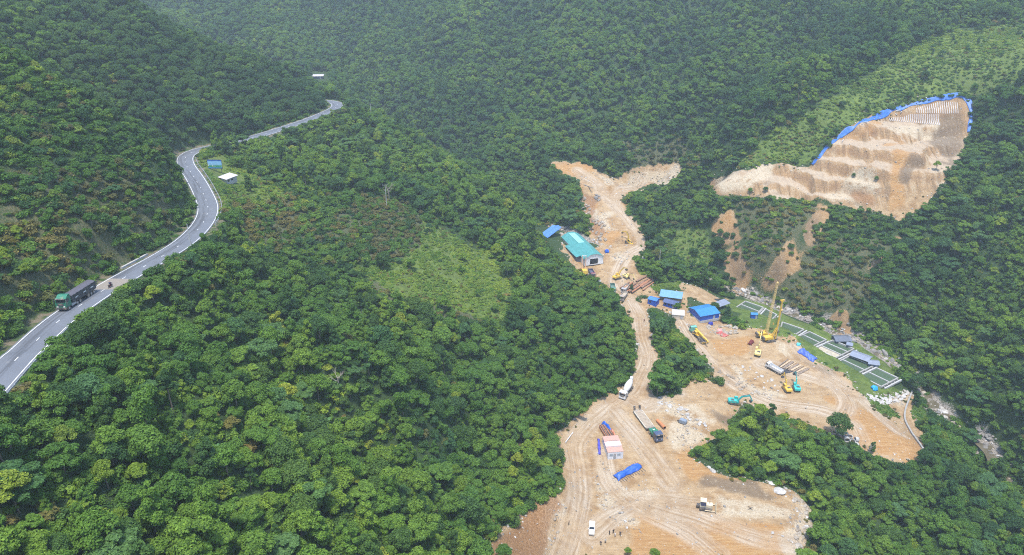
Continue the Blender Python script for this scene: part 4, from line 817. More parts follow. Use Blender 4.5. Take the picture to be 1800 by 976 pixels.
def piling_rig(loc, h, tilt, L):
    t = thing('piling_rig', 'yellow rotary piling rig with upright mast beside the lattice crane', 'drilling rig', loc, h, tilt=tilt); t.scale = (.72,) * 3; L = L / .72; crawler_base(t, YEL)
    b = MB(); b.box(3.3, 3.95, -.34, .34, .8, L).prism([(2.9, L), (4.2, L), (4.9, L + 1.1), (2.3, L + 1.1), (3.1, L + .4)], -.4, .4); m = b.build('mast', YEL, t); b = MB(); b.cyl((4.5, 0, .3), (4.5, 0, L - 1.5), .2); b.build('kelly_bar', P_('grey_kelly', (.5, .48, .42), .5, .3), t)
    b = MB(); b.box(3.9, 5.0, -.6, .6, 4.5, 5.8); b.build('rotary_head', STEEL, m); b = MB(); b.bar((1.2, .5, 2.6), (3.3, .4, 7.6), .34).bar((1.2, -.5, 2.6), (3.3, -.4, 7.6), .34).bar((1.3, 0, 1.9), (3.2, 0, 3.1), .45); b.build('mast_arm', YEL, t)
    b = MB(); b.box(3.6, 4.7, -.5, .5, L * .77, L * .8); b.build('mast_platform', P_('pale_crane_yellow', (.72, .52, .2), .5), m); b = MB(); b.cyl((4.5, 0, -.2), (4.5, 0, .5), .55); b.build('auger', STEEL, t); return t
# ------------------------------------------------------------------ buildings
def footprint(A, B, depth):
    """front corners from pixels; returns centre, heading, width (X along the front, Y away from the viewer)"""
    a, b = G(*A), G(*B); h = head(a, b); w = math.hypot(b[0] - a[0], b[1] - a[1]); nx, ny = -math.sin(h), math.cos(h)
    c = (a[:2] + b[:2]) / 2 + np.array((nx, ny)) * depth / 2
    zs = [float(H(c[0] + math.cos(h) * i * w / 2 + nx * j * depth / 2, c[1] + math.sin(h) * i * w / 2 + ny * j * depth / 2)) for i in (-1, 0, 1) for j in (-1, 0, 1)]
    KEEPOUT.append((c[0], c[1], max(w, depth) * .62)); return (c[0], c[1], float(np.mean(zs))), h, w
def slab(name, p, th, mat, parent):
    """roof sheet: quad p with thickness"""
    p = [np.array(q, float) for q in p]; n = np.cross(p[1] - p[0], p[3] - p[0]); n /= np.linalg.norm(n); b = MB()
    b.add([q - n * th for q in p] + p, [(3, 2, 1, 0), (4, 5, 6, 7), (0, 1, 5, 4), (1, 2, 6, 5), (2, 3, 7, 6), (3, 0, 4, 7)]); return b.build(name, mat, parent)
def shed(name, label, A, B, depth, hw, roof, wall, profile=None, along='y', over=.4, openfront=0., cat='building', plinth=None, group=None, windows=0, door=True, posts=False):
    """profile: (u, z) roof line across the span, u in -1..1; along: direction the roof line runs"""
    loc, h, w = footprint(A, B, depth); t = thing(name, label, cat, loc, h, group); X, Y = w / 2, depth / 2
    profile = profile or [(-1, hw), (0, hw + .9), (1, hw)]
    zr = lambda u: float(np.interp(u, [p[0] for p in profile], [p[1] for p in profile]))
    if not posts:
        def wallpoly(pts, nrm, nm='wall'):
            pts = [np.array(p, float) for p in pts]; n = np.array(nrm) * .08; b = MB(); k = len(pts)
            b.add(pts + [p - n for p in pts], [tuple(range(k)), tuple(range(2 * k - 1, k - 1, -1))] + [(i, i + k, (i + 1) % k + k, (i + 1) % k) for i in range(k)]); return b.build(nm, wall, t)
        us = np.linspace(-1, 1, 9)
        if along == 'y': tops = lambda s: [(u * X, s * Y, zr(u) - .06) for u in us]
        else: tops = lambda s: [(u * X, s * Y, zr(s) - .06) for u in us]
        for s in (-1, 1):
            tp = tops(s); bt = [(X, s * Y, -.5), (-X, s * Y, -.5)]; wf = wallpoly(tp + bt, (0, s, 0))
            if s < 0: front = wf
        for s in (-1, 1):
            if along == 'y': q = [(s * X, -Y, zr(s) - .06), (s * X, Y, zr(s) - .06)]
            else: q = [(s * X, v * Y, zr(v) - .06) for v in us]
            wallpoly(q + [(s * X, Y, -.5), (s * X, -Y, -.5)], (s, 0, 0))
        if openfront: b = MB(); b.box(-X * openfront, X * openfront, -Y - .05, -Y - .01, 0, hw * .72); b.build('doorway', P_('interior_shade_paint', (.015, .015, .018), .9), front)  # near-black panel on the closed wall paints the unlit inside
        elif door: b = MB(); b.box(X * .35, X * .35 + min(1.0, X * .5), -Y - .06, -Y - .01, 0, min(2.1, hw * .8)); b.build('door', GREYP, front)
        for i in range(windows): x = -X + w * (i + .5) / (windows + .8); b = MB(); b.box(x - .45, x + .45, -Y - .05, -Y - .01, hw * .42, hw * .75); b.build('window', GLASS, front)
        if plinth: b = MB(); b.box(-X - .08, X + .08, -Y - .12, Y + .08, -.6, .55); b.build('plinth', plinth, t)
    else:
        for i in (-1, 0, 1):
            for j in (-1, 1): b = MB(); zz = zr(i if along == 'y' else j) - .05; b.bar((i * X * .95, j * Y * .95, -.5), (i * X * .95, j * Y * .95, zz), .14); b.build('post', STEEL, t)
    for (u0, z0), (u1, z1) in zip(profile[:-1], profile[1:]):
        e0 = over if u0 <= -1 else 0; e1 = over if u1 >= 1 else 0
        if along == 'y':
            sl = (z1 - z0) / ((u1 - u0) * X); slab('roof_panel', [(u0 * X - e0, -Y - over, z0 - sl * e0), (u1 * X + e1, -Y - over, z1 + sl * e1), (u1 * X + e1, Y + over, z1 + sl * e1), (u0 * X - e0, Y + over, z0 - sl * e0)], .07, roof, t)
        else:
            sl = (z1 - z0) / ((u1 - u0) * Y); slab('roof_panel', [(-X - over, u0 * Y - e0, z0 - sl * e0), (X + over, u0 * Y - e0, z0 - sl * e0), (X + over, u1 * Y + e1, z1 + sl * e1), (-X - over, u1 * Y + e1, z1 + sl * e1)], .07, roof, t)
    return t
R_TEAL = sheet_metal('teal_roof_sheet', (0.075, 0.286, 0.272), .1); R_BLUE = sheet_metal('bright_blue_roof_sheet', (0.038, 0.204, 0.449), .05); R_LBLUE = sheet_metal('pale_blue_roof_sheet', (0.165, 0.326, 0.462), .25); R_NAVY = sheet_metal('navy_roof_sheet', (0.075, 0.102, 0.204), .2); R_GREY = sheet_metal('grey_blue_roof_sheet', (0.225, 0.252, 0.313), .2); R_DARK = sheet_metal('dark_grey_roof_sheet', (0.120, 0.136, 0.170), .15); R_WHITE = sheet_metal('white_roof_sheet', (0.525, 0.476, 0.476), .2)
W_BLUE = sheet_metal('royal_blue_wall_sheet', (.02, .09, .42), .1, 2.5); W_WHITE = P_('white_wall', (.72, .72, .7), .7, dirt=.2); W_GREY = P_('grey_wall', (.4, .4, .4), .8, dirt=.3); W_DARK = P_('dark_wall', (.08, .09, .11), .8, dirt=.2); W_CREAM = P_('cream_wall', (.56, .47, .36), .85, dirt=.3)
teal = shed('long_workshop', 'long workshop with teal sheet roof and white front by the upper yard', (1027,469), (1060,464.5), 29., 3.6, R_TEAL, W_WHITE, [(-1, 3.3), (-.35, 5.0), (.25, 5.0), (.75, 4.1), (1, 3.2)], openfront=.42)
loc, h, w = footprint((1027,469), (1060,464.5), 29.); slab('skylight', [(-w * .2, 0, 5.09), (w * .13, 0, 5.09), (w * .13, 13, 5.09), (-w * .2, 13, 5.09)], .05, sheet_metal('light_teal_sheet', (.24, .55, .54), .05), teal)
b = MB(); b.box(-w * .72, -w * .5, -10, 4, -.2, 2.6); b.build('lean_to', W_DARK, teal); slab('lean_to_roof', [(-w * .76, -10.3, 2.5), (-w * .47, -10.3, 3.2), (-w * .47, 4.3, 3.2), (-w * .76, 4.3, 2.5)], .06, R_TEAL, teal)
shed('blue_warehouse', 'bright blue warehouse with white plinth beside the boulder heap', (1230,568), (1263,564), 8.4, 3.0, R_BLUE, W_BLUE, [(-1, 2.9), (0, 3.9), (1, 2.9)], along='x', plinth=PALECONC, over=.3)
shed('site_cabin', 'small royal blue box cabin with pitched roof by the grass', (1138,534), (1153,540), 3.2, 2.5, sheet_metal('blue_cabin_roof', (.06, .2, .55), .05), W_BLUE, [(-1, 2.5), (0, 2.9), (1, 2.5)], along='x', windows=1, over=.15, door=False)
shed('open_shed', 'pale blue roofed shelter behind the navy roofed dormitory', (1160,528), (1196,536), 5.0, 2.6, R_LBLUE, W_GREY, [(-1, 2.5), (1, 3.1)], along='x', posts=True)
shed('dormitory', 'navy blue roofed dormitory hut beside the pale blue shelter', (1166,538), (1189,546), 3.4, 2.5, R_NAVY, W_BLUE, [(-1, 2.4), (0, 3.0), (1, 2.4)], along='x', windows=3)
shed('flat_roofed_hut', 'low hut with flat grey roof left of the blue warehouse', (1181,560), (1202,563), 4.4, 1.9, P_('flat_grey_roof', (.44, .41, .37), .9, dirt=.2), W_CREAM, [(-1, 2.0), (1, 2.2)], along='x', over=.2)
shed('lean_to_shelter', 'grey blue lean to roof between the warehouse and the first pond', (1264,545), (1281,541), 3.0, 2.2, R_GREY, W_GREY, [(-1, 2.1), (1, 2.5)], along='x', posts=True)
shed('pump_hut', 'small bright blue hut at the corner of the farthest pond', (1320,560), (1331,561), 2.0, 2.2, R_BLUE, W_BLUE, [(-1, 2.1), (0, 2.5), (1, 2.1)], along='x', over=.15)
shed('pond_house', 'dark roofed house above the middle fish pond near the river', (1469,606), (1494,611), 4.6, 2.6, R_DARK, W_DARK, [(-1, 2.5), (0, 3.3), (1, 2.5)], along='x', windows=2)
shed('feed_store', 'small grey hut in front of the dark roofed pond house', (1487,613), (1497,615), 2.0, 2.0, R_GREY, W_DARK, [(-1, 1.9), (1, 2.2)], along='x', over=.2)
shed('pond_shelter', 'long grey blue metal roof on posts over the pond edge', (1493,633), (1523,644), 4.2, 2.3, R_GREY, W_GREY, [(-1, 2.2), (0, 2.9), (1, 2.4)], along='x', posts=True)
shed('pond_cabin', 'grey blue roofed cabin at the end of the pond shelter', (1526,647), (1543,650), 3.2, 2.3, R_GREY, P_('slate_wall', (.13, .17, .25), .7), [(-1, 2.2), (0, 2.7), (1, 2.2)], along='x', windows=1)
shed('blue_tarp_hut', 'blue tarpaulin roofed camp hut in the trees behind the teal workshop', (962,419), (985,414), 4.0, 2.2, P_('faded_blue_tarp', (.08, .2, .48), .6, var=.3), W_BLUE, [(-1, 2.0), (-.2, 2.7), (.4, 2.2), (1, 2.3)], along='x', posts=True)
shed('roadside_hut', 'small white roofed roadside hut on the grassy knoll', (399,323), (418,324), 3.2, 2.1, R_WHITE, W_GREY, [(-1, 2.2), (1, 2.6)], along='x', over=.5, windows=2)
shed('hillside_hut', 'distant white roofed hut beyond the last road bend', (551,140), (568,139), 4., 2.3, R_WHITE, W_DARK, [(-1, 2.3), (1, 2.8)], along='x', over=.5)
CB = [P_('dusty_pink_roof', (.46, .28, .22), .7, dirt=.25), P_('pale_pink_roof', (.68, .45, .4), .7, dirt=.1), P_('dusty_pink_roof', (.46, .28, .22), .7)]
a, b_ = G(1068, 808), G(1095, 806); hh = head(a, b_); ww = math.hypot(*(b_ - a)[:2])
for i, word in enumerate(('nearest', 'middle', 'farthest')):
    c = (a[:2] + b_[:2]) / 2 + np.array((-math.sin(hh), math.cos(hh))) * (1.2 + 2.5 * i); KEEPOUT.append((c[0], c[1], 3.2)); t = thing('container_cabin', f'{word} of three pink roofed container cabins on the lower pad', 'cabin', (c[0], c[1], float(H(*c))), hh, 'container cabins on the lower pad')
    b = MB(); b.box(-ww / 2, ww / 2, -1.2, 1.2, -.2, 2.5); b.build('body', P_('cabin_white_panel', (.66, .66, .66), .6, var=.2, scale=2.5, dirt=.2), t); b = MB(); b.box(-ww / 2 - .1, ww / 2 + .1, -1.22, 1.22, 2.5, 2.62); b.build('roof', CB[i], t)
    for x in (-.28, .22): b = MB(); b.box(ww * x - .5, ww * x + .5, -1.24, -1.201, 1.1, 1.9); b.build('window', P_('hazy_window', (.3, .34, .36), .3), t)
    b = MB(); b.box(-ww * .05 - .4, -ww * .05 + .4, -1.24, -1.201, 0, 2.0); b.build('door', GREYP, t)

# ------------------------------------------------------------------ fish ponds
t = NT('pond_water'); g = t.new('ShaderNodeNewGeometry').outputs['Position']; t.color(t.mix(t.noise(.25, 4, g), (.055, .09, .045), (.08, .115, .065))); t.b.inputs['Roughness'].default_value = .35; t.b.inputs['Specular IOR Level'].default_value = .2; t.bump(t.noise(2, 3, g), .1, .05); PONDW = t.m
PMUD = P_('pond_mud', (.4, .35, .26), .8, var=.25, dirt=.2)
WHICH = ['fish pond nearest the blue pump hut', 'small fish pond behind the lattice crane', 'fish pond right beside the piling rig mast', 'fish pond with a narrow dark outer basin', 'half drained fish pond with four basins below the dark roofed house', 'fish pond under the long grey blue shelter', 'last fish pond before the white sandbags']
for q, (_, z, n), lab in zip(PQ, PONDS, WHICH):
    c = np.mean(q, 0); t = thing('fish_pond', 'green water ' + lab if 'half' not in lab else lab, 'pond', (c[0], c[1], z - .5), 0., 'concrete fish ponds along the river'); L = [p - c + np.array((0, 0, 0)) for p in q]
    e = lambda f, s: L[0] + (L[1] - L[0]) * f + s * (L[3] - L[0]) + s * f * (L[2] - L[1] - L[3] + L[0]); KEEPOUT.append((c[0], c[1], np.linalg.norm(L[0]) * .9))
    for i in range(n):        # basins side by side along edge 0-1
        f0, f1 = i / n, (i + 1) / n; pts = [e(f0, 0), e(f1, 0), e(f1, 1), e(f0, 1)]; zz = .35 - (.2 if (n == 4 and i in (0, 3)) else 0)
        b = MB(); b.add([(p[0], p[1], zz) for p in pts], [(0, 3, 2, 1)]); bs = b.build('water_surface', PMUD if (n == 4 and i == 1) else PONDW, t)
        if i: b = MB(); b.bar((*e(f0, 0)[:2], .4), (*e(f0, 1)[:2], .4), .42, .7); b.build('divider_wall', PALECONC, t)
    for p, r_ in ((0, 1), (2, 3)): b = MB(); b.bar((*L[p][:2], .42), (*L[r_][:2], .42), .55, .8); b.build('rim_wall', CONC, t)
    for p, r_ in ((1, 2), (3, 0)): b = MB(); b.bar((*L[p][:2], .4), (*L[r_][:2], .4), .45, .76); b.build('rim_wall', PALECONC, t)
    # feeding walkway with dark channel along the downstream end
    d = (L[2] - L[1]); d = d / np.linalg.norm(d) * 1.3; b = MB(); b.bar((*(L[2] + d)[:2], .38), (*(L[3] + d)[:2], .38), .55, .74); b.build('walkway', PALECONC, t)
    for k in range(5): m0 = L[2] + (L[3] - L[2]) * (k + .5) / 5; b = MB(); b.bar((*m0[:2], .46), (*(m0 + d)[:2], .46), .3, .12); b.build('cross_beam', CONC, t)

# ------------------------------------------------------------------ vehicles and machines
def on_road(px, py, lat, back, lift=.02):
    g = G(px, py); d, i, s = near_line(HWY, [g[0]], [g[1]]); i = int(i[0]); T = HWY[i + 2] - HWY[i - 2]; L = np.linalg.norm(T[:2]); n = np.array((T[1], -T[0])) / L
    hd = math.atan2(T[1], T[0]) + (math.pi if back else 0); pitch = math.atan2(T[2], L) * (1 if back else -1); return (HWY[i, 0] + n[0] * lat, HWY[i, 1] + n[1] * lat, HWY[i, 2] + lift), hd, (0, pitch), i
loc, h, tl, ir = on_road(142, 530, -1.75, True); semi_dump(loc, h, tl)
loc, h, tl, ir = on_road(190, 508, .6, False); motorbike(loc, h); person('person', 'motorcycle rider in dark jacket and helmet', (loc[0], loc[1], loc[2] - .02), h, (.05, .06, .1), (.04, .04, .05), 'ride', (.08, .08, .1))
d, i, s = near_line(HWY, [G(205, 500)[0]], [G(205, 500)[1]]); i = int(i[0]); road_piece('road_patch', i - 2, i + 3, (-3.3, 0, 3.3), .026, PATCH, road)
excavator('yellow excavator working beside the teal excavator on the second pad', *seat(1382, 686, (1366, 660), 1.8, 1.8), YEL, .05, (62, -60))
excavator('teal excavator with raised boom beside a yellow one on the second pad', *seat(1399, 684, (1388, 655), 1.8, 1.8), TEAL, .0, (62, -40))
excavator('teal excavator digging at the edge of the wooded hump', *seat(1291, 710, (1330, 717), 1.8, 1.8), TEAL, .1, (38, -62))
excavator('yellow excavator on the rubble below the upper road bend', *seat(1103, 427, (1085, 416), 1.8, 1.8), YEL, 0, (40, -50))
excavator('yellow excavator in the middle of the upper yard', *seat(1085, 490, (1106, 484), 1.8, 1.8), YEL, .2, (48, -30))
excavator('pale yellow excavator beside the rusty pipes', *seat(1101, 489, (1116, 498), 1.8, 1.8), P_('faded_yellow', (.72, .56, .2), .6, dirt=.35), 0, (42, -55), s=.85)
excavator('pale yellow excavator with upright boom at the foot of the mound', *seat(1332, 622, (1337, 600), 1.8, 1.8), P_('faded_yellow', (.72, .56, .2), .6), 0, (74, 40), s=1.05)
bulldozer(*seat(1240, 894, (1290, 900), 1.8, 1.8)); mixer(*seat(1102, 690, (1094, 702), 3, 3)); lowbed(*seat(1138, 750, (1160, 780), 6, 6))
crane_truck(*seat(1227, 594, (1212, 578), 4, 4)); suv(*seat(1040, 932, (1039, 955), 1.5, 1.5))
tipper('grey tipper lorry standing beside the rusty pipes', *seat(1099, 511, (1090, 524), 2.5, 2.5), GREYP, P_('dusty_grey_body', (.4, .36, .3), .8, dirt=.5))
tipper('grey tipper lorry nearest the narrow part of the earth road', *seat(1096, 524, (1088, 537), 2.5, 2.5), P_('brown_grey_cab', (.3, .27, .24), .6, dirt=.5), P_('dusty_grey_body', (.4, .36, .3), .8))
tipper('small green lorry at the wood edge of the upper yard', *seat(1077, 510, (1079, 524), 2, 2), P_('dark_green_cab', (.05, .2, .15), .5, dirt=.3), P_('dark_green_body', (.06, .16, .14), .6, dirt=.4))
tipper('dark red lorry parked in front of the teal workshop', *seat(1040, 484, (1046, 496), 2, 2), P_('maroon_paint', (.16, .04, .05), .5, dirt=.2), P_('dark_blue_grey_body', (.08, .09, .14), .6, dirt=.2))
tipper('white lorry beside the stacked timbers on the second pad', *seat(1360, 652, (1350, 646), 2.5, 2.5), WHITEP, WHITEP, 'lorries on the second pad')
crawler_crane(*seat(1342, 592, (1372, 586), 3, 3), 22.5); piling_rig(*seat(1352, 599, (1374, 596), 3, 3), 17.)
# light drilling rig by the workshop
loc, h, tl = seat(1027, 482, (1022, 470), 2, 2); t = thing('drill_rig', 'yellow drill rig with twin masts left of the teal workshop', 'drilling rig', loc, h, tilt=tl)
for k in (-1, 1):
    b = MB(); b.prism([(-1.6, .4), (-1.3, .05), (1.3, .05), (1.6, .4), (1.3, .8), (-1.3, .8)], k * .95 - .25, k * .95 + .25); b.build('crawler_track', STEEL, t); b = MB(); b.box(1.3, 1.65, k * .8 - .16, k * .8 + .16, .6, 8.6); b.build('mast', P_('orange_white_mast', (.72, .42, .26), .6), t)
b = MB(); b.prism([(-2.2, .8), (1.2, .8), (1.2, 2.2), (-2.0, 2.4)], -1.1, 1.1); b.build('house', YEL, t); b = MB(); b.bar((1.4, -.9, 8.3), (1.4, .9, 8.3), .3); b.build('crown_beam', WHITEP, t); b = MB(); b.cyl((1.5, 0, 0), (1.5, 0, 7.5), .14); b.build('drill_string', STEEL, t)
# compressor on skids
loc, h, tl = seat(1200, 744, (1210, 748), 1, 1); t = thing('compressor', 'grey blue box compressor on the lower pad near white boulders', 'compressor', loc, h, tilt=tl)
b = MB(); b.prism([(-1.2, .3), (1.2, .3), (1.25, 1.0), (1.0, 1.45), (-1.0, 1.45), (-1.2, 1.2)], -.75, .75); b.build('housing', P_('slate_blue_paint', (.2, .24, .29), .5, dirt=.25), t); b = MB(); b.bar((-1.3, -.6, .15), (1.3, -.6, .15), .2).bar((-1.3, .6, .15), (1.3, .6, .15), .2); b.build('skid', STEEL, t); b = MB(); b.cyl((-1.9, 0, .35), (-1.25, 0, .6), .22); b.build('air_hose_drum', CHASSIS, t)
# small quadcopter standing on the graded pad
loc, h, tl = seat(1319, 895, (1330, 897), .4, .4); KEEPOUT.pop(); t = thing('quadcopter', 'small dark four armed drone on the pale graded strip', 'drone', (loc[0], loc[1], loc[2] + .02), h); t.scale = (.6,) * 3
b = MB(); b.box(-.4, .4, -.3, .3, .3, .65, .1, .1); b.build('body', STEEL, t)
for i in (-1, 1):
    for j in (-1, 1): b = MB(); b.bar((0, 0, .5), (i * .9, j * .9, .55), .1).bar((i * .9, j * .9, .55), (i * .95, j * .95, .0), .07); a_ = b.build('arm', STEEL, t); b = MB(); b.box(i * .9 - .55, i * .9 + .55, j * .9 - .05, j * .9 + .05, .6, .63); b.build('rotor', CHASSIS, a_)
# people
PPL = [((1071, 940), 'person in dark clothes left of the group on the earth road', (.03, .03, .04), (.02, .02, .025), 'stand', .3), ((1078, 938), 'tall person in black in the middle of the group on the earth road', (.02, .02, .025), (.03, .03, .04), 'stand', 2.), ((1081, 944), 'person in white shirt in front of the group on the earth road', (.7, .7, .7), (.2, .22, .28), 'stand', 3.5), ((1090, 942), 'person in dark clothes right of the group on the earth road', (.05, .05, .07), (.03, .03, .03), 'walk', 4.4),
       ((1056, 959), 'person in dark clothes near the bottom edge of the pad', (.04, .04, .05), (.03, .03, .03), 'walk', 1.), ((1064, 955), 'person in pale shirt near the bottom edge of the pad', (.55, .55, .52), (.08, .08, .1), 'stand', 5.), ((1000, 923), 'person in brown clothes beside the stone row left of the road', (.2, .12, .09), (.08, .06, .05), 'stand', 2.6), ((1132, 567), 'person in dark red at the wood edge on the narrow road', (.2, .05, .04), (.1, .06, .05), 'stand', 1.2)]
for (px_, py_), lab, sh_, tr_, po, hd in PPL: g = G(px_, py_); person('person', lab, (g[0], g[1], g[2] + .02), hd, sh_, tr_, po, group='people on the building site')
# ------------------------------------------------------------------ stones
def rock_mesh(name, seed, mat, fl=.75):
    r = np.random.default_rng(seed); bm = bmesh.new(); bmesh.ops.create_icosphere(bm, subdivisions=2, radius=1)
    cuts = r.normal(size=(9, 3)); cuts /= np.linalg.norm(cuts, axis=1)[:, None]; lim = r.uniform(.55, .9, 9); st = r.uniform(.75, 1.25, 3)
    for v in bm.verts:
        p = np.array(v.co[:])
        for c, l in zip(cuts, lim):
            d = p @ c
            if d > l: p = p - c * (d - l)
        v.co = p * st * (1, 1, fl)
    me = bpy.data.meshes.new(name); bm.to_mesh(me); bm.free(); me.materials.append(mat); return me
def stone_mat(name, cols):
    t = NT(name); oi = t.new('ShaderNodeObjectInfo'); g = t.new('ShaderNodeTexCoord').outputs['Object']; c = t.ramp(oi.outputs['Random'], [(i / (len(cols) - 1), k) for i, k in enumerate(cols)])
    c = t.mix(t.step(t.noise(2., 5, g), .4, .65), t.mix(1., c, (.68, .66, .64), 'MULTIPLY'), c); t.color(c); t.b.inputs['Roughness'].default_value = .9; t.bump(t.noise(3, 4, g), .5, .15); return t.m
S_TAN = stone_mat('tan_stone', [(0.360, 0.302, 0.230), (0.446, 0.396, 0.324), (0.317, 0.259, 0.194), (0.490, 0.454, 0.396)]); S_GREY = stone_mat('grey_stone', [(0.187, 0.180, 0.173), (0.288, 0.274, 0.252), (0.230, 0.209, 0.187)]); S_WHITE = stone_mat('white_stone', [(0.518, 0.504, 0.475), (0.461, 0.432, 0.389), (0.562, 0.547, 0.518)])
ROCK = {k: [rock_mesh('boulder', 100 + 10 * j + i, m) for i in range(4)] for j, (k, m) in enumerate((('tan', S_TAN), ('grey', S_GREY), ('white', S_WHITE)))}
rk = random.Random(5)
def boulder(px, py, size, kind, label, group, name='boulder', flat=1.):
    g = G(px, py); o = bpy.data.objects.new(name, rk.choice(ROCK[kind])); COL.objects.link(o); o.location = (g[0], g[1], g[2] + size * .12); o.scale = (size * rk.uniform(.8, 1.2), size * rk.uniform(.8, 1.2), size * flat * rk.uniform(.7, 1.1)); o.rotation_euler = (rk.uniform(-.3, .3), rk.uniform(-.3, .3), rk.uniform(0, 6.28)); tag(o, label, name, group); return o
def cluster(poly, n, lo, hi, kind, label, group, flat=1., name='boulder'):
    xs = [p[0] for p in poly]; ys = [p[1] for p in poly]; k = 0
    while k < n:
        a, b = rk.uniform(min(xs), max(xs)), rk.uniform(min(ys), max(ys))
        if inpoly(np.array([a]), np.array([b]), poly)[0]: boulder(a, b, rk.uniform(lo, hi) ** 1, kind, label, group, name, flat); k += 1
for a, b, s_, lab in ((1253, 829, 1.05, 'single white boulder at the wood edge of the lower pad'), (1354, 849, 1.3, 'white angular boulder at the top of the stone bank'), (1370, 864, 1.7, 'largest pale slab boulder on the stone bank'), (1246, 822, .6, 'small white stone at the wood edge of the lower pad'), (1196, 720, 1.0, 'white boulder in the stone row behind the compressor')): boulder(a, b, s_, 'white', lab, 'large white boulders')
cluster([(1242,572),(1288,574),(1300,582),(1280,592),(1250,588)], 38, .5, 1.25, 'tan', 'beige boulder in the heap in front of the blue warehouse', 'boulder heap by the warehouse')
cluster([(1385,858),(1412,878),(1426,925),(1405,975),(1392,960),(1408,920),(1395,885)], 40, .35, 1.0, 'tan', 'grey beige boulder of the stone bank right of the lower pad', 'stone bank of the lower pad')
cluster([(1160,695),(1195,712),(1245,745),(1235,752),(1190,725),(1150,705)], 28, .35, .95, 'white', 'pale boulder in the stone row above the compressor', 'stone row by the compressor')
cluster([(1030,380),(1060,390),(1085,432),(1060,440),(1040,420)], 20, .6, 1.3, 'tan', 'boulder in the rubble above the teal workshop', 'rubble above the workshop')
cluster([(1125,440),(1145,430),(1150,455),(1115,465)], 12, .6, 1.1, 'white', 'pale boulder heap right of the upper road bend', 'stones by the upper bend')
cluster([(1640,712),(1665,722),(1668,742),(1648,738)], 12, .5, 1.2, 'white', 'white boulder in the stream near the brown pool', 'stream boulders')
cluster([(1728,765),(1750,765),(1755,805),(1735,810)], 8, .7, 1.5, 'grey', 'dark boulder in the stream gap at the right edge', 'stream boulders')
cluster([(1290,498),(1325,512),(1350,530),(1325,530),(1285,512)], 12, .6, 1.3, 'grey', 'grey river boulder below the orange scar', 'river boulders')
cluster([(890,348),(930,368),(985,398),(1005,420),(985,415),(930,385)], 16, .7, 1.5, 'tan', 'boulder in the river bed behind the wooded spur', 'upper river boulders')
cluster([(1020,325),(1040,345),(1040,372),(1062,400),(1050,430),(1030,395),(1022,360)], 30, .45, 1.3, 'tan', 'boulder spilled along the left side of the upper road', 'spill along the upper road')
cluster([(1040,345),(1050,340),(1058,352),(1045,358)], 10, .5, 1.1, 'grey', 'dark boulder in the heap at the upper fork', 'dark heap at the upper fork')
cluster([(1245,640),(1290,660),(1345,700),(1300,690)], 20, .35, .9, 'tan', 'pale stone beside the haul track of the second pad', 'stones by the haul track')
cluster([(1300,640),(1350,660),(1375,690),(1330,680)], 16, .35, .8, 'white', 'white stone in the row left of the excavators', 'stones left of the excavators')
# rubble nobody could count
def spray(polys, dens, lo, hi, seed, yr=(100, 450)):
    r = np.random.default_rng(seed); X = []; 
    for (l0, l1), poly in polys:
        q = np.array([G(*p) for p in poly]); x0, y0 = q[:, :2].min(0); x1, y1 = q[:, :2].max(0); n = int((x1 - x0) * (y1 - y0) * dens)
        x = r.uniform(x0, x1, n); y = r.uniform(y0, y1, n); z = H(x, y); k = mask([((l0, l1), poly)], x, y, z); X.append(np.c_[x[k], y[k], z[k]])
    return np.vstack(X)
R1 = spray(PALE[:6] + PALE[7:9] + PALE[9:13], 1.1, 0, 0, 1); R2 = spray(SOIL[:2] + SOIL[2:3] + SOIL[5:6], .3, 0, 0, 2)
rr_ = np.random.default_rng(9); ti = rr_.uniform(0, len(RIV) - 1, 2600).astype(int); R3 = RIV[ti] + np.c_[rr_.normal(0, 2.0, (2600, 2)), np.zeros(2600)]; R3[:, 2] = H(R3[:, 0], R3[:, 1]); R3 = R3[(R3[:, 1] > 100) & (R3[:, 1] < 450)]; R3 = R3[(R3[:, 1] > 235) | (rr_.random(len(R3)) < .45)]
# stones along the margins of the soil
gy, gx = np.gradient(M_SOIL); mg = np.argwhere((np.hypot(gx, gy) > .12) & (MX > -12) & (MX < 216) & (MY > 130) & (MY < 440)); mg = mg[rr_.random(len(mg)) < .3]; R4 = np.c_[MX[mg[:, 0], mg[:, 1]], MY[mg[:, 0], mg[:, 1]], GZ[mg[:, 0], mg[:, 1]]]; R4[:, :2] += rr_.normal(0, .5, (len(R4), 2)); R4[:, 2] = H(R4[:, 0], R4[:, 1])
RA = np.vstack([R1, R2, R3, R4]); nn_ = len(RA); pk = np.r_[rr_.choice([0, 1, 2, 3, 0, 1, 4, 8, 9], len(R1)), rr_.choice(12, len(R2)), rr_.choice([0, 1, 4, 5, 6, 7, 8], len(R3)), rr_.choice([0, 1, 2, 8, 9, 4], len(R4))]
sz_ = np.r_[rr_.gamma(2, .075, len(R1)) + .06, rr_.gamma(1.3, .07, len(R2)) + .04, rr_.gamma(2, .2, len(R3)) + .15, rr_.gamma(2, .09, len(R4)) + .06]
PUT_RUBBLE = (RA, pk, sz_)
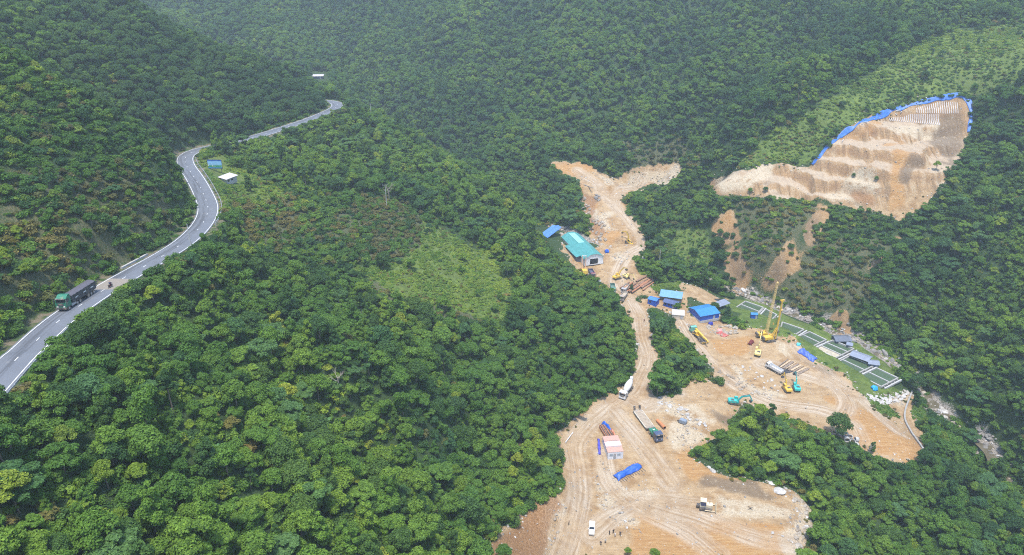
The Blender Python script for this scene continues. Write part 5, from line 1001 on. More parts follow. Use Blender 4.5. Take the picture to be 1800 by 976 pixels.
# ------------------------------------------------------------------ tarpaulins, steel and timber
def tarp(name, label, P0, P1, width, hgt, mat, seed, cat='tarpaulin', ridge=True, n=26, m=12, group=None):
    """sheet thrown over a long heap from pixel P0 to P1: folds, sagging edges on the ground, real thickness"""
    a, b = G(*P0), G(*P1); h = head(a, b); L = math.hypot(*(b - a)[:2]); c = (a + b) / 2; r = np.random.default_rng(seed); v = []
    KEEPOUT.append((c[0], c[1], L * .55)); zc = float(H(c[0], c[1])); ph = r.uniform(0, 6.28, 6); co, si = math.cos(h), math.sin(h)
    for i in range(n + 1):
        for j in range(m + 1):
            u = i / n * 2 - 1; w = j / m * 2 - 1; x = u * L / 2 + .12 * math.sin(5 * w + ph[0]); y = w * width / 2 * (1 + .14 * math.sin(4 * u + ph[1]) + .08 * math.sin(11 * u + ph[2]))
            prof = (1 - abs(w) ** 2.2) * (1 - abs(u) ** 8 * .8) if ridge else .5 + .1 * math.sin(3 * u)
            z = hgt * prof * (1 + .12 * math.sin(6 * u + ph[3])) + .09 * math.sin(14 * u + 5 * w + ph[4]) * (1 - .5 * abs(w)) + .06 * math.sin(9 * w - 7 * u + ph[5]) + .06
            v.append((x, y, max(z, .03) + float(H(c[0] + co * x - si * y, c[1] + si * x + co * y)) - zc))
    f = [(i * (m + 1) + j, (i + 1) * (m + 1) + j, (i + 1) * (m + 1) + j + 1, i * (m + 1) + j + 1) for i in range(n) for j in range(m)]
    o = mesh_obj(name, v, f, mat, None, True); o.location = (c[0], c[1], zc); o.rotation_euler = (0, 0, h); md = o.modifiers.new('thick', 'SOLIDIFY'); md.thickness = .04; md.offset = -1; return tag(o, label, cat, group)
tarp('tarpaulin', 'long blue tarpaulin over a reinforcement cage on the lower pad', (1082, 841), (1125, 818), 2.6, 1.1, TARPBLUE, 1)
tarp('tarpaulin', 'blue tarpaulin draped over the rusty bar stack behind the cabins', (1060, 746), (1074, 762), 1.6, 1.75, TARPBLUE, 2)
tarp('tarpaulin', 'narrow blue sheet along the left side of the container cabins', (1052, 772), (1054, 800), .9, .7, P_('violet_blue_sheet', (.08, .08, .45), .5, var=.3), 3)
tarp('tarpaulin', 'pinkish orange sheet lying on the rusty bar stack', (1075, 758), (1082, 774), .7, 1.3, P_('salmon_sheet', (.66, .22, .14), .5), 4)
tarp('tarpaulin', 'blue tarpaulin roll on the bank above the half drained pond', (1405, 616), (1433, 634), 2.8, .9, P_('ultramarine_tarpaulin', (.06, .12, .5), .5, var=.35, scale=.7), 5)
tarp('tarpaulin', 'small bright blue tarpaulin bundle at the corner of the last pond', (1532, 684), (1541, 684), 2.0, 1.3, P_('cyan_tarpaulin', (.02, .32, .72), .45), 6)
tarp('tarpaulin', 'small blue tarpaulin bundle beside the stone yard of the workshop', (1063, 444), (1070, 443), 1.8, 1.5, TARPBLUE, 7)
tarp('tarpaulin', 'faded red tarpaulin beside the boulder heap', (1263, 584), (1277, 592), 2.8, .6, P_('faded_red_tarpaulin', (.42, .1, .08), .6, var=.3, dirt=.2), 8)
tarp('tarpaulin', 'small pink tarpaulin on the boulder heap', (1260, 583), (1269, 583), 1.5, 1.2, P_('pink_tarpaulin', (.72, .34, .32), .6), 9)
tarp('tarpaulin', 'black plastic mat beside the timbers on the second pad', (1373, 655), (1391, 651), 2.2, .22, BLACKTARP, 10, ridge=False)
tarp('tarpaulin', 'small dark blue tarpaulin against the front wall of the blue warehouse', (1245, 571), (1253, 571), 1.2, 1.3, P_('navy_tarpaulin', (.03, .04, .32), .5), 11)
tarp('tarpaulin', 'faded blue sheet by the camp hut above the river', (968, 408), (980, 404), 2.4, 1.2, P_('faded_blue_tarp', (.08, .2, .48), .6), 12)
tarp('tarpaulin', 'dark red cloth heap on the slope of the drilling mound', (1317, 607), (1322, 601), 1.6, 1.3, P_('dark_red_cloth', (.16, .03, .03), .8), 13)
tarp('tarpaulin', 'small turquoise sheet at the edge of the basin by the blue roll', (1400, 606), (1407, 607), 1.4, .8, P_('turquoise_sheet', (.1, .5, .6), .5), 14)
tarp('tarpaulin', 'black tarpaulin strip at the end of the terrace field', (1258, 528), (1275, 529), 1.6, .4, BLACKTARP, 15)
def lying(name, label, P0, P1, r, mat, group, cat, lift=0., hollow=False, square=None, d=(0, 0)):
    a, b = G(*P0), G(*P1); h = head(a, b); L = math.hypot(*(b - a)[:2]); c = (a + b) / 2 + np.array((d[0], d[1], 0)); c[2] = max(float(H(a[0] + d[0], a[1] + d[1])), float(H(b[0] + d[0], b[1] + d[1])), float(H(c[0], c[1]))); tilt = 0
    t = thing(name, label, cat, (c[0], c[1], c[2] + lift), h, group)
    m = MB()
    if square: m.box(-L / 2, L / 2, -square[0] / 2, square[0] / 2, .0, square[1]); m.build('beam', mat, t)
    else:
        n = 14; m.add(*tube_geo([(-L / 2, 0, r), (L / 2, 0, r)], [r, r], n)); o = m.build('pipe_wall', mat, t, True)
        if hollow:
            k = MB(); k.add(*tube_geo([(-L / 2, 0, r), (L / 2, 0, r)], [r * .88, r * .88], n)); k.f = [q[::-1] for q in k.f]; k.build('bore', P_('interior_shade_paint', (.015, .015, .018), .9), t)  # bore coloured near-black to paint the shade inside the pipe
            for x in (-L / 2, L / 2):
                k = MB(); ang = np.linspace(0, 2 * math.pi, n, endpoint=False); k.add([(x, q * r * math.cos(a_), r + q * r * math.sin(a_)) for q in (1, .88) for a_ in ang], [(i, (i + 1) % n, n + (i + 1) % n, n + i) for i in range(n)]); k.build('rim', mat, t)
        else:
            for x in (-L / 2, L / 2): k = MB(); k.cyl((x - .03, 0, r), (x + .03, 0, r), r * 1.06, n=n); k.build('end_collar', mat, t)
    return t
lying('casing_pipe', 'short orange rusty casing pipe beside the low loader', (1155, 741), (1168, 755), .55, RUST2, None, 'pipe', hollow=True)
pipes = [((1090, 508), (1106, 497)), ((1094, 511), (1112, 498)), ((1097, 514), (1118, 499)), ((1101, 515), (1126, 498)), ((1105, 516), (1132, 497)), ((1110, 517), (1138, 497)), ((1121, 501), (1143, 489)), ((1124, 505), (1146, 492)), ((1127, 508), (1148, 495)), ((1130, 512), (1149, 499)), ((1118, 497), (1136, 487))]
for k, (p0, p1) in enumerate(pipes): lying('steel_pipe', 'rusty steel pipe lying in the pipe yard above the blue huts', p0, p1, .42 if k % 3 else .3, RUST if k % 2 else P_('brown_pipe', (.26, .15, .1), .85, var=.3), 'rusty pipes in the upper yard', 'pipe', hollow=True)
for k in range(9): lying('timber', 'brown timber beam laid out on the second pad', (1367 + k * 4.6, 647 + k * 1.3 - (k % 2)), (1385 + k * 4.6, 632 + k * 2.0), .1, TIMBER if k % 2 else P_('dark_timber', (.22, .17, .13), .9, var=.3), 'timbers on the second pad', 'timber', square=(.35 + .25 * (k % 3), .18))
p0, p1 = G(1061, 752), G(1077, 779); hh = head(p0, p1); LL = math.hypot(*(p1 - p0)[:2]); c = (p0 + p1) / 2; KEEPOUT.append((c[0], c[1], LL * .6)); t = thing('steel_bar_stack', 'stack of rusty reinforcing bars behind the container cabins', 'steel bars', (c[0], c[1], float(H(c[0], c[1]))), hh)
for k in range(30): y_ = -1.45 + (k % 10) * .3; z_ = .2 + (k // 10) * .42; b = MB(); b.bar((-LL / 2 - rk.uniform(0, .4), y_, z_), (LL / 2 + rk.uniform(0, .5), y_ + rk.uniform(-.12, .12), z_), .2, .34); b.build('steel_bar', RUST if k % 3 else STEEL, t)
for k in range(12):        # bars sticking out from under the tarpaulin
    f = (k + .5) / 12; a_ = G(1082 + 43 * f, 841 - 23 * f); q = G(1082 + 43 * f - 10, 841 - 23 * f - 9); u = np.array([G(1125, 818)[1] - G(1082, 841)[1], -(G(1125, 818)[0] - G(1082, 841)[0])]); u = u / np.linalg.norm(u)
    t = thing('reinforcing_bar', 'thin dark bar poking out from under the long blue tarpaulin', 'steel bar', (a_[0], a_[1], float(H(a_[0], a_[1])) + .12), math.atan2(u[1], u[0]), 'bars under the long blue tarpaulin'); b = MB(); b.bar((-2.5, 0, 0), (2.3 + .4 * (k % 3), 0, 0), .08); b.build('bar', STEEL, t)
# concrete rings, sandbags, channel
def ring(px, py, k):
    g = G(px, py); t = thing('culvert_ring', 'white concrete culvert ring dumped at the pad edge behind the lone tree', 'concrete ring', (g[0], g[1], g[2] + .05), rk.uniform(0, 6.28), 'culvert rings at the pad edge', (math.radians(90 if k % 2 else 12), 0)); t.location[2] += .75 if k % 2 else 0
    n = 18; b = MB(); pr = [(.85, 0), (.85, 1.0), (.68, 1.0), (.68, 0)]; ang = [2 * math.pi * i / n for i in range(n)]; off = -.5 if k % 2 else 0
    v = [(r_ * math.cos(a_), r_ * math.sin(a_), z_ + off) for a_ in ang for r_, z_ in pr]; b.add(v, [(i * 4 + j, ((i + 1) % n) * 4 + j, ((i + 1) % n) * 4 + (j + 1) % 4, i * 4 + (j + 1) % 4) for i in range(n) for j in range(4)]); b.build('ring', PALECONC, t)
for k, p in enumerate([(1478, 764), (1486, 768), (1494, 771), (1488, 776), (1498, 779), (1505, 776), (1472, 760), (1504, 786)]): ring(*p, k)
cluster([(1525,694),(1562,700),(1590,684),(1597,692),(1580,705),(1548,713)], 60, .5, 1.1, 'white', 'white sandbag spread on the bank beyond the last pond', 'white sandbags by the last pond', .4, 'sandbag')
WALL = catmull([G(*p) for p in [(1603, 690), (1597, 705), (1591, 722), (1590, 738), (1598, 756), (1610, 774), (1622, 792)]], 1.2); WALL[:, 2] = H(WALL[:, 0], WALL[:, 1])
c = WALL[len(WALL) // 2]; t = thing('channel_wall', 'low curved concrete channel wall at the right end of the second pad', 'wall', c, 0.)
for i in range(len(WALL) - 1): b = MB(); b.bar(WALL[i] - c + (0, 0, .3), WALL[i + 1] - c + (0, 0, .3), .55, 1.0); b.build('wall_segment', CONC, t)
lying('pvc_pipe', 'white pipe lying at the left edge of the earth road', (994, 779), (1007, 761), .16, WHITEP, None, 'pipe'); lying('log', 'pale log lying on the orange bank left of the road', (1028, 702), (1040, 709), .18, DEADWOOD, None, 'log')
lying('log', 'pale fallen trunk on the slope above the workshop', (1022, 372), (1036, 362), .2, DEADWOOD, None, 'log'); lying('log', 'fallen trunk at the edge of the upper clearing', (1026, 325), (1042, 340), .2, DEADWOOD, None, 'log')

# ------------------------------------------------------------------ the bare face: blue sheet round its head, rows of pale ribs
BAND = [(1427,292),(1437,279),(1450,263),(1463,250),(1476,240),(1490,229),(1505,221),(1522,213),(1540,206),(1560,199),(1580,192),(1600,185),(1620,180),(1640,175),(1660,171),(1678,168),(1692,169),(1702,178),(1706,190),(1707,203),(1705,218),(1702,234)]
bl = catmull([G(*p) for p in BAND], .7); T = np.gradient(bl[:, :2], axis=0); T /= np.linalg.norm(T, axis=1)[:, None] + 1e-9; N2 = np.c_[T[:, 1], -T[:, 0]]; rb = np.random.default_rng(4); v = []; c = bl[len(bl) // 2]; fn = rb.normal(0, .03, (len(bl), 8)); kz = np.ones(9) / 9; hs = np.convolve(np.pad(H(bl[:, 0], bl[:, 1]), 4, mode='edge'), kz, 'valid') - H(bl[:, 0], bl[:, 1])
for i in range(len(bl)):
    for j in range(8):
        w_ = (-1 + 2 * j / 7) * .85 * (1 + .25 * math.sin(i * .37) + .2 * math.sin(i * .11)); x_ = bl[i, 0] + N2[i, 0] * w_; y_ = bl[i, 1] + N2[i, 1] * w_; v.append((x_ - c[0], y_ - c[1], max(float(H(x_, y_)) + .1, float(H(x_, y_)) + .16 + max(0, hs[i])) + fn[i, j] + .04 * math.sin(i * .5 + j) - c[2]))
o = mesh_obj('slope_tarpaulin', v, [(i * 8 + j, (i + 1) * 8 + j, (i + 1) * 8 + j + 1, i * 8 + j + 1) for i in range(len(bl) - 1) for j in range(7)], P_('slope_blue_sheet', (.04, .14, .45), .5, var=.45, scale=.9, dirt=.1), None, True); o.location = c; md = o.modifiers.new('thick', 'SOLIDIFY'); md.thickness = .05; tag(o, 'long blue plastic sheet along the upper rim of the bare slope', 'tarpaulin')
RIBM = P_('pale_rib_concrete', (.5, .46, .43), .8, var=.15)
def ribs(label, n, xa, xb, top, bot):
    c = G((xa + xb) / 2, (np.interp(.5, *zip(*top)) + np.interp(.5, *zip(*bot))) / 2); t = thing('slope_ribs', label, 'retaining ribs', c, 0.)
    for k in range(n):
        f = k / (n - 1); x_ = xa + (xb - xa) * f; a_, b__ = G(x_ - 1, np.interp(f, *zip(*top))), G(x_ + .8, np.interp(f, *zip(*bot))); m = MB(); q = [a_ + (b__ - a_) * i / 4 for i in range(5)]; pts = [np.array((p[0], p[1], float(H(p[0], p[1])) + .16)) - c for p in q]
        for i in range(4): m.bar(pts[i], pts[i + 1], .3, .3)
        m.build('rib', RIBM, t)
ribs('upper row of pale upright ribs at the head of the bare slope', 20, 1611, 1683, [(0, 191), (.35, 184), (.6, 179), (1, 181)], [(0, 199.5), (.7, 200.5), (1, 200)]); ribs('lower row of pale upright ribs on the bare slope', 27, 1564, 1651, [(0, 208.5), (.3, 206), (.42, 201), (1, 201)], [(0, 213), (.4, 216), (1, 221)])
for P0, P1 in (((1513, 216), (1524, 218)), ((1574, 199), (1583, 194)), ((1582, 203), (1585, 197)), ((1480, 251), (1483, 246))): lying('white_pipe', 'loose white pipe lying beside the blue slope sheet', P0, P1, .16, WHITEP, 'loose pipes on the bare slope', 'pipe')

# ------------------------------------------------------------------ roadside: billboard, poles, guard rails
g = G(380, 302); KEEPOUT.append((g[0], g[1], 4)); t = thing('billboard', 'blue landscape billboard on posts beside the road bend', 'billboard', g, math.radians(-3))
for x in (-2.2, 0, 2.2): b = MB(); b.bar((x, .15, -.5), (x, .15, 4.9), .16); b.build('post', STEEL, t)
b = MB(); b.box(-2.9, 2.9, -.06, .06, 1.3, 4.9); bd = b.build('board', STEEL, t)
m = NT('billboard_print'); g2 = m.new('ShaderNodeTexCoord').outputs['Object']; sx = m.new('ShaderNodeSeparateXYZ'); m.link(g2, sx.inputs[0]); z = sx.outputs[2]; c_ = m.mix(m.step(z, 2.3, 3.1), (.05, .28, .12), (.25, .5, .75)); c_ = m.mix(m.step(z, 4.2, 4.4), c_, (.03, .12, .42)); c_ = m.mix(m.step(z, 1.9, 1.7), c_, (.06, .2, .5))
nn = m.noise(1.6, 3, g2); c_ = m.mix(m.math('MULTIPLY', m.step(nn, .58, .62), m.math('MULTIPLY', m.step(z, 2.0, 2.2), m.step(z, 3.4, 3.1))), c_, (.75, .68, .68)); m.color(c_); m.b.inputs['Roughness'].default_value = .5
b = MB(); b.box(-2.8, 2.8, -.1, -.065, 1.4, 4.8); b.build('print', m.m, bd)
def pole(px, py, h, label, arm=True, mat=PALECONC, n='utility_pole'):
    g = G(px, py); t = thing(n, label, 'pole', g, .3); b = MB(); b.cyl((0, 0, -.5), (0, 0, h), .17, .1, 8); b.build('shaft', mat, t)
    if arm:
        b = MB(); b.bar((-1.1, 0, h - .5), (1.1, 0, h - .5), .12); a_ = b.build('crossarm', STEEL, t)
        for x in (-1, 0, 1): b = MB(); b.cyl((x, 0, h - .45), (x, 0, h - .15), .06); b.build('insulator', WHITEP, a_)
pole(337, 437, 7., 'pale pole leaning over the highway at the near bend', False); pole(680, 366, 10.5, 'utility pole with crossarm on the wooded spur'); pole(653, 210, 9., 'distant thin pole on the spur crest'); pole(1158, 472, 9.5, 'white pole in the green hollow right of the upper yard', False)
RAILM = P_('galvanised_rail', (.52, .54, .55), .45, .5, dirt=.15)
def guard(label, i0, i1, lat):
    T = np.gradient(HWY[:, :2], axis=0); T /= np.linalg.norm(T, axis=1)[:, None]; N_ = np.c_[T[:, 1], -T[:, 0]]; L = np.c_[HWY[:, :2] + N_ * lat, HWY[:, 2]]; c = L[(i0 + i1) // 2]; t = thing('guard_rail', label, 'guard rail', c, 0., 'guard rails along the highway')
    b = MB()
    for i in range(i0, i1): b.bar(L[i] - c + (0, 0, .62), L[i + 1] - c + (0, 0, .62), .08, .34)
    b.build('rail', RAILM, t)
    for i in range(i0, i1 + 1, 2): b = MB(); b.bar(L[i] - c + (0, 0, -.3), L[i] - c + (0, 0, .75), .16); b.build('post', RAILM, t)
def hidx(px, py): g = G(px, py); return int(near_line(HWY, [g[0]], [g[1]])[1][0])
guard('galvanised guard rail along the near left stretch of highway', max(0, hidx(5, 660) - 12), hidx(85, 582), 4.25); guard('galvanised guard rail round the outside of the road bend', hidx(352, 398), hidx(332, 282), 4.25); guard('galvanised guard rail on the farthest visible road bend', hidx(556, 206), min(NH - 6, hidx(590, 190) + 12), 4.25)
i0, i1 = hidx(246, 472), hidx(284, 450); T = np.gradient(HWY[:, :2], axis=0); T /= np.linalg.norm(T, axis=1)[:, None]; L = np.c_[HWY[:, :2] - np.c_[T[:, 1], -T[:, 0]] * 4.5, HWY[:, 2]]; c = L[(i0 + i1) // 2]; t = thing('drain_kerb', 'white concrete drain kerb at the foot of the cut bank', 'kerb', c, 0.)
for i in range(i0, i1): b = MB(); b.bar(L[i] - c + (0, 0, .12), L[i + 1] - c + (0, 0, .12), .5, .5); b.build('kerb_block', PALECONC, t)

# ------------------------------------------------------------------ odd plants: dead trees, banana clumps, lone trees
def dead_tree(px, py, h, label, seed):
    g = G(px, py); r = random.Random(seed); t = thing('dead_tree', label, 'tree', g, 0., 'bare dead trees'); b = MB(); b.tube([(0, 0, -.5), (.1, .05, h * .4), (.05, .1, h * .62)], [.2, .14, .1]); b.build('trunk', DEADWOOD, t)
    for k in range(9):
        a = k * 2.4 + r.uniform(-.3, .3); z0 = h * r.uniform(.35, .62); L = h * r.uniform(.3, .48); e = np.array((math.cos(a) * L * .6, math.sin(a) * L * .6, z0 + L * .8)); mid = np.array((math.cos(a) * L * .38, math.sin(a) * L * .38, z0 + L * .32)); b = MB(); b.tube([(.05, .05, z0), mid, e], [.08, .05, .02], 4)
        for s in (-.5, .5): b.tube([mid, mid + np.array((math.cos(a + s), math.sin(a + s), 1.)) * L * .4], [.04, .015], 4)
        b.build('branch', DEADWOOD, t)
dead_tree(684, 352, 8.5, 'bare branched tree behind the utility pole on the spur', 1); dead_tree(596, 690, 7., 'grey leafless tree in the middle of the near slope', 2); dead_tree(1040, 398, 6., 'grey leafless tree at the wood edge of the upper clearing', 3); dead_tree(1525, 800, 5., 'thin leafless stem at the near edge of the second pad', 4)
t_ = NT('banana_leaf'); t_.color(t_.mix(t_.noise(2, 3, t_.new('ShaderNodeTexCoord').outputs['Object']), (.05, .13, .032), (.085, .18, .045))); t_.b.inputs['Roughness'].default_value = .5; BAN = t_.m
def banana(px, py, s, label):
    g = G(px, py, 3.0); t = thing('banana_plant', label, 'plant', (g[0], g[1], g[2] + .9), rk.uniform(0, 6), 'banana plants on the near slope'); t.scale = (s, s, s); b = MB(); b.cyl((0, 0, -1), (0, 0, 2.8), .22, .14, 8); b.build('stem', P_('banana_stem', (.14, .2, .07), .7), t)
    for k in range(9):
        a = k * 2.4; el = .5 + .9 * rk.random(); n = 6; v = []; Lf = rk.uniform(2.4, 3.4)
        for i in range(n + 1):
            f = i / n; rad = Lf * f * math.cos(el) * (1 + .3 * f); z = 2.7 + Lf * math.sin(el) * f - 2.0 * f * f; w = .42 * math.sin(math.pi * min(1, f * .93 + .07)) ** .6
            for u in (-1, 0, 1): v.append((rad * math.cos(a) - u * w * math.sin(a), rad * math.sin(a) + u * w * math.cos(a), z - (.12 if u else 0)))
        mesh_obj('leaf', v, [(i * 3 + j, (i + 1) * 3 + j, (i + 1) * 3 + j + 1, i * 3 + j + 1) for i in range(n) for j in range(2)], BAN, t)
for k, (a, b_, s, lab) in enumerate(((530, 735, .75, 'banana plant left of the clump on the near slope'), (548, 742, .8, 'banana plant in the middle of the clump on the near slope'), (572, 740, .75, 'banana plant right of the clump below the grey leafless tree'), (388, 785, .7, 'banana plant alone in a dark gap of the near slope'))): banana(a, b_, s, lab); gg = G(a, b_, 3.); KEEPOUT.append((gg[0], gg[1], .8))
LONE = [(1470, 768, 1.05, 2, 'single dark tree standing at the near edge of the second pad'), (1532, 795, .45, 4, 'tiny green sapling on the sandy edge of the second pad'), (1155, 697, .85, 0, 'green tree at the tip of the wooded strip near the mixer truck'), (1180, 690, .9, 1, 'broad green tree at the end of the wooded strip by the orange bank'), (1335, 742, .9, 6, 'bright yellow green tree at the upper tip of the wooded hump'), (1645, 300, .6, 6, 'small light green tree alone on the bare slope'), (1500, 312, .3, 1, 'small shrub tree on the middle of the bare slope'), (1540, 318, .32, 1, 'small shrub tree beside another on the bare slope'),
        (1318, 340, .4, 1, 'small tree at the left foot of the bare slope'), (1345, 338, .35, 2, 'small dark tree right of another at the foot of the bare slope'), (1243, 556, .5, 10, 'bushy tree between the dormitory and the blue warehouse'), (1255, 548, .55, 2, 'round dark tree behind the blue warehouse'), (1278, 558, .55, 5, 'slim dark tree right of the blue warehouse'), (1190, 548, .55, 1, 'bushy tree in front of the navy roofed dormitory'), (1110, 512, .35, 5, 'slim small tree beside the rusty pipes'), (985, 318, .7, 9, 'thin brownish tree standing on the orange upper clearing'), (1103, 976, .35, 6, 'yellow green bush tree at the bottom edge left of the pad'), (1150, 985, .5, 6, 'bright green bush tree at the bottom edge of the pad'), (885, 985, .55, 0, 'green bush tree on the red bank at the bottom edge')]
for a, b_, s, sp, lab in LONE:
    g = G(a, b_); e = bpy.data.objects.new('lone_tree', None); COL.objects.link(e); e.location = (g[0], g[1], g[2] - .15); e.scale = (s, s, s); e.rotation_euler = (0, 0, rk.uniform(0, 6)); tag(e, lab, 'tree', 'single trees round the building site')
    for nm, me in (('crown', SPEC[sp][1]), ('trunk', SPEC[sp][2])): o = bpy.data.objects.new(nm, me); COL.objects.link(o); o.parent = e
# ------------------------------------------------------------------ the woods
OPEN_PX = SOIL + [
 ((60,330),[(-30,640),(100,546),(190,490),(290,435),(338,403),(350,375),(340,340),(308,300),(303,272),(340,256),(375,252),(372,262),(346,270),(337,287),(357,325),(388,355),(388,388),(345,428),(260,478),(180,534),(100,594),(-30,715)]),
 ((330,470),[(552,207),(602,192),(602,176),(568,172),(575,188)]),
 ((400,640),[(543,126),(576,126),(576,144),(543,144)]),
 ((230,310),[(364,276),(398,274),(400,300),(425,308),(425,326),(395,326),(366,302)]),
 ((170,330),[(1262,530),(1300,515),(1380,550),(1440,578),(1500,588),(1550,625),(1585,672),(1605,695),(1560,712),(1510,700),(1440,640),(1370,600),(1320,585)]),
 ((240,330),[(1132,512),(1215,512),(1230,540),(1270,535),(1268,580),(1200,572),(1140,542)]),
 ((280,400),[(950,398),(995,398),(1045,420),(1064,470),(1030,484),(985,445),(955,420)]),
 ((180,260),[(1630,690),(1680,705),(1690,735),(1660,745),(1640,730)]),((150,220),[(1720,755),(1760,770),(1765,800),(1740,815),(1722,790)]),
]
SPARSE = GRASS
def open_hit(x, y, z, h):
    m = np.zeros(len(x), bool)
    for f in (0., .3, .6, .85): m |= mask(OPEN_PX[:7], x, y, z + h * f, 15) | mask(OPEN_PX[7:], x, y, z + h * f)
    return m
def uphill(x, y):
    d, i, s = near_line(HWY, x, y); return d, s
x, y, r = jitter_grid(-480, 480, 30, 860, 3.7, .47, 3); z = H(x, y); k = in_view(x, y, z + 4); x, y, z = x[k], y[k], z[k]
dh, sh = uphill(x, y); left = (sh < 0) & (x < -60) & (y < 480); shrub = left
n = len(x); u = r.random(n); sc = np.where(shrub, r.uniform(.24, .5, n), .38 + .6 * r.random(n) ** 1.4); big = r.random(n) < .05; sc = np.where(big & ~shrub, sc * 1.3, sc)
sc = np.where((y > 440) & ~shrub, r.uniform(.45, .9, n), sc)
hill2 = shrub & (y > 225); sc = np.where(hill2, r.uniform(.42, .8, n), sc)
grassy = mask(SPARSE, x, y, z) | mask(SPARSE, x, y, z + 4 * sc) | mask(SPARSE, x, y, z + 7 * sc); dry = near_d(x, y, M_DRY) > .5
keep = ~open_hit(x, y, z, 8.4 * sc) & (~(mask(SCAR, x, y, z + 1) | mask(SCAR, x, y, z + 5 * sc, 30)) | (r.random(n) < .15)) & (dh > HW + 1.2 + 2.4 * sc) & (near_d(x, y, d_r) > np.where(y < 240, 1.7, 3.4)) & clear_of(x, y, 2.5)
keep &= np.where(grassy, r.random(n) < .16, True) & np.where(dry & ~shrub, r.random(n) < np.where((x < 20) & (y > 200), .22, .62), True) & np.where(shrub & dry, r.random(n) < .97, True)
sc = np.where(grassy | (dry & ~shrub), sc * .6, sc)
scrub = mask(SCRUB, x, y, z + 2) & ~grassy; sc = np.where(scrub, sc * np.where(r.random(n) < .15, .85, .55), sc)
patch = fbm(x, y, 45, 3, 77)
w = {0: 1.2, 1: 1.1, 2: .9, 3: .7, 4: .8, 5: .6, 6: .35, 7: .45, 8: .28, 9: .012, 10: .5, 11: .18, 12: 1.1, 13: .9, 14: .5, 15: .12}
W = np.tile(np.array([w[i] for i in range(NSPEC)]), (n, 1))
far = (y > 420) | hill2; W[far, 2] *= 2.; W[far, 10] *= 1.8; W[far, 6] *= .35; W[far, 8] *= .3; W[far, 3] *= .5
near = shrub & ~hill2; W[near, 9] *= 60; W[near, 2] *= .1; W[near, 6] *= 5; W[near, 0:2] *= .7; W[near, 10] *= .3; W[near, 10] *= .4; W[hill2, 9] *= 3; W[hill2, 2] *= 9; W[hill2, 10] *= .4; W[hill2, 7] *= .4; W[hill2, 6] *= .2; W[hill2, 8] *= .3; W[shrub, 4:6] *= .2; W[shrub, 8] *= .3; fm_ = y > 450; W[fm_, 10] *= 1.8; W[fm_, 7] *= 1.8; W[fm_, 2] *= .5  # second hill weighted to dark foliage, which also paints in its cloud shade
gul = np.abs(fbm(x + .5 * y, y * .45, 95, 3, 13)); fg = (y > 430) & (gul > .28); W[fg, 2] *= 4; W[fg, 5] *= 4; fr_ = (y > 430) & (gul < .14); W[fr_, 0:2] *= 2.2; W[fr_, 6] *= 2
W[:, 6] *= np.where(patch > .15, 2.2, .7); W[:, 2] *= np.where(patch < -.1, 2., .8)
W[(x > 60) & (y > 250), 11] *= 6; W[(x > 60) & (y > 250), 15] *= 6; W[shrub, 14] *= 3; W[shrub, 11] *= .1; W[shrub, 15] *= .1; W[near_d(x, y, fold_d) < 16, 2] *= 5; W[near_d(x, y, fold_d) < 16, 5] *= 4; fr2 = (near_d(x, y, fold_d) > 30) & (near_d(x, y, fold_d) < 60); W[fr2, 6] *= 2; W[fr2, 0:2] *= 1.5
W[scrub, 9] *= 22; W[scrub, 6] *= 2.2; W[scrub, 2] *= .4; W[(y > 450), 2] *= .5; W[(y > 450), 0:2] *= 1.6  # distant trees picked lighter and bluer, painting in part of the haze
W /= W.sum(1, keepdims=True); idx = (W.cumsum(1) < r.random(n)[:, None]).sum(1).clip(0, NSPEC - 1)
rz_ = r.uniform(0, 6.283, n); tilt = r.normal(0, .06, (n, 2)); szz = sc * r.uniform(.85, 1.2, n)
x, y, z, sc, szz, idx, rz_, tilt, grassy = [q[keep] for q in (x, y, z, sc, szz, idx, rz_, tilt, grassy)]
px, py, dep = project(x, y, z + 6 * sc)
def visible(x, y, z):
    ok = np.ones(len(x), bool)
    for f in np.linspace(.25, .97, 40):
        ok &= H(x * f, y * f) < CAM_Z + (z - CAM_Z) * f + 1.0
    return ok
size = np.where((px > 0) & (px < 1800) & (py > 0) & (py < 976) & visible(x, y, z + 6 * sc), sc / dep, 0)
order = np.argsort(-size); single = np.zeros(len(x), bool); single[order[:300]] = True
WORDS = {'mid': 'mid green', 'dark': 'dark green', 'yellow': 'yellow green', 'blue': 'bluish green', 'dry': 'brownish green'}
SHAPES = {'dome': 'round', 'layer': 'flat', 'tall': 'narrow'}
def where(px, py):
    if px < 420:
        if py < 640: return 'below the highway'
        return ('in the lower left corner' if py > 820 else 'at the left edge') if px < 210 else ('at the bottom left' if py > 820 else 'below the near road')
    if px < 700: return 'at the bottom of the slope' if py > 850 else 'near the banana clump' if py > 690 else 'under the clearing'
    if px < 1010: return 'above the red bank' if py > 820 else 'left of the cabins' if py > 690 else 'on the low spur'
    if px < 1260: return 'beside the lower road'
    return 'between the pads' if py < 800 else 'in the lower right wood'
def add_tree(x, y, z, s, sz, i, rot, tilt, label, group, name='broadleaf_tree', cat='tree'):
    e = bpy.data.objects.new(name, None); COL.objects.link(e); e.empty_display_size = .5
    e.location = (x, y, z); e.rotation_euler = (tilt[0], tilt[1], rot); e.scale = (s, s, sz); tag(e, label, cat, group)
    for nm, me in (('crown', SPEC[i][1]), ('trunk', SPEC[i][2])):
        o = bpy.data.objects.new(nm, me); COL.objects.link(o); o.parent = e
    return e
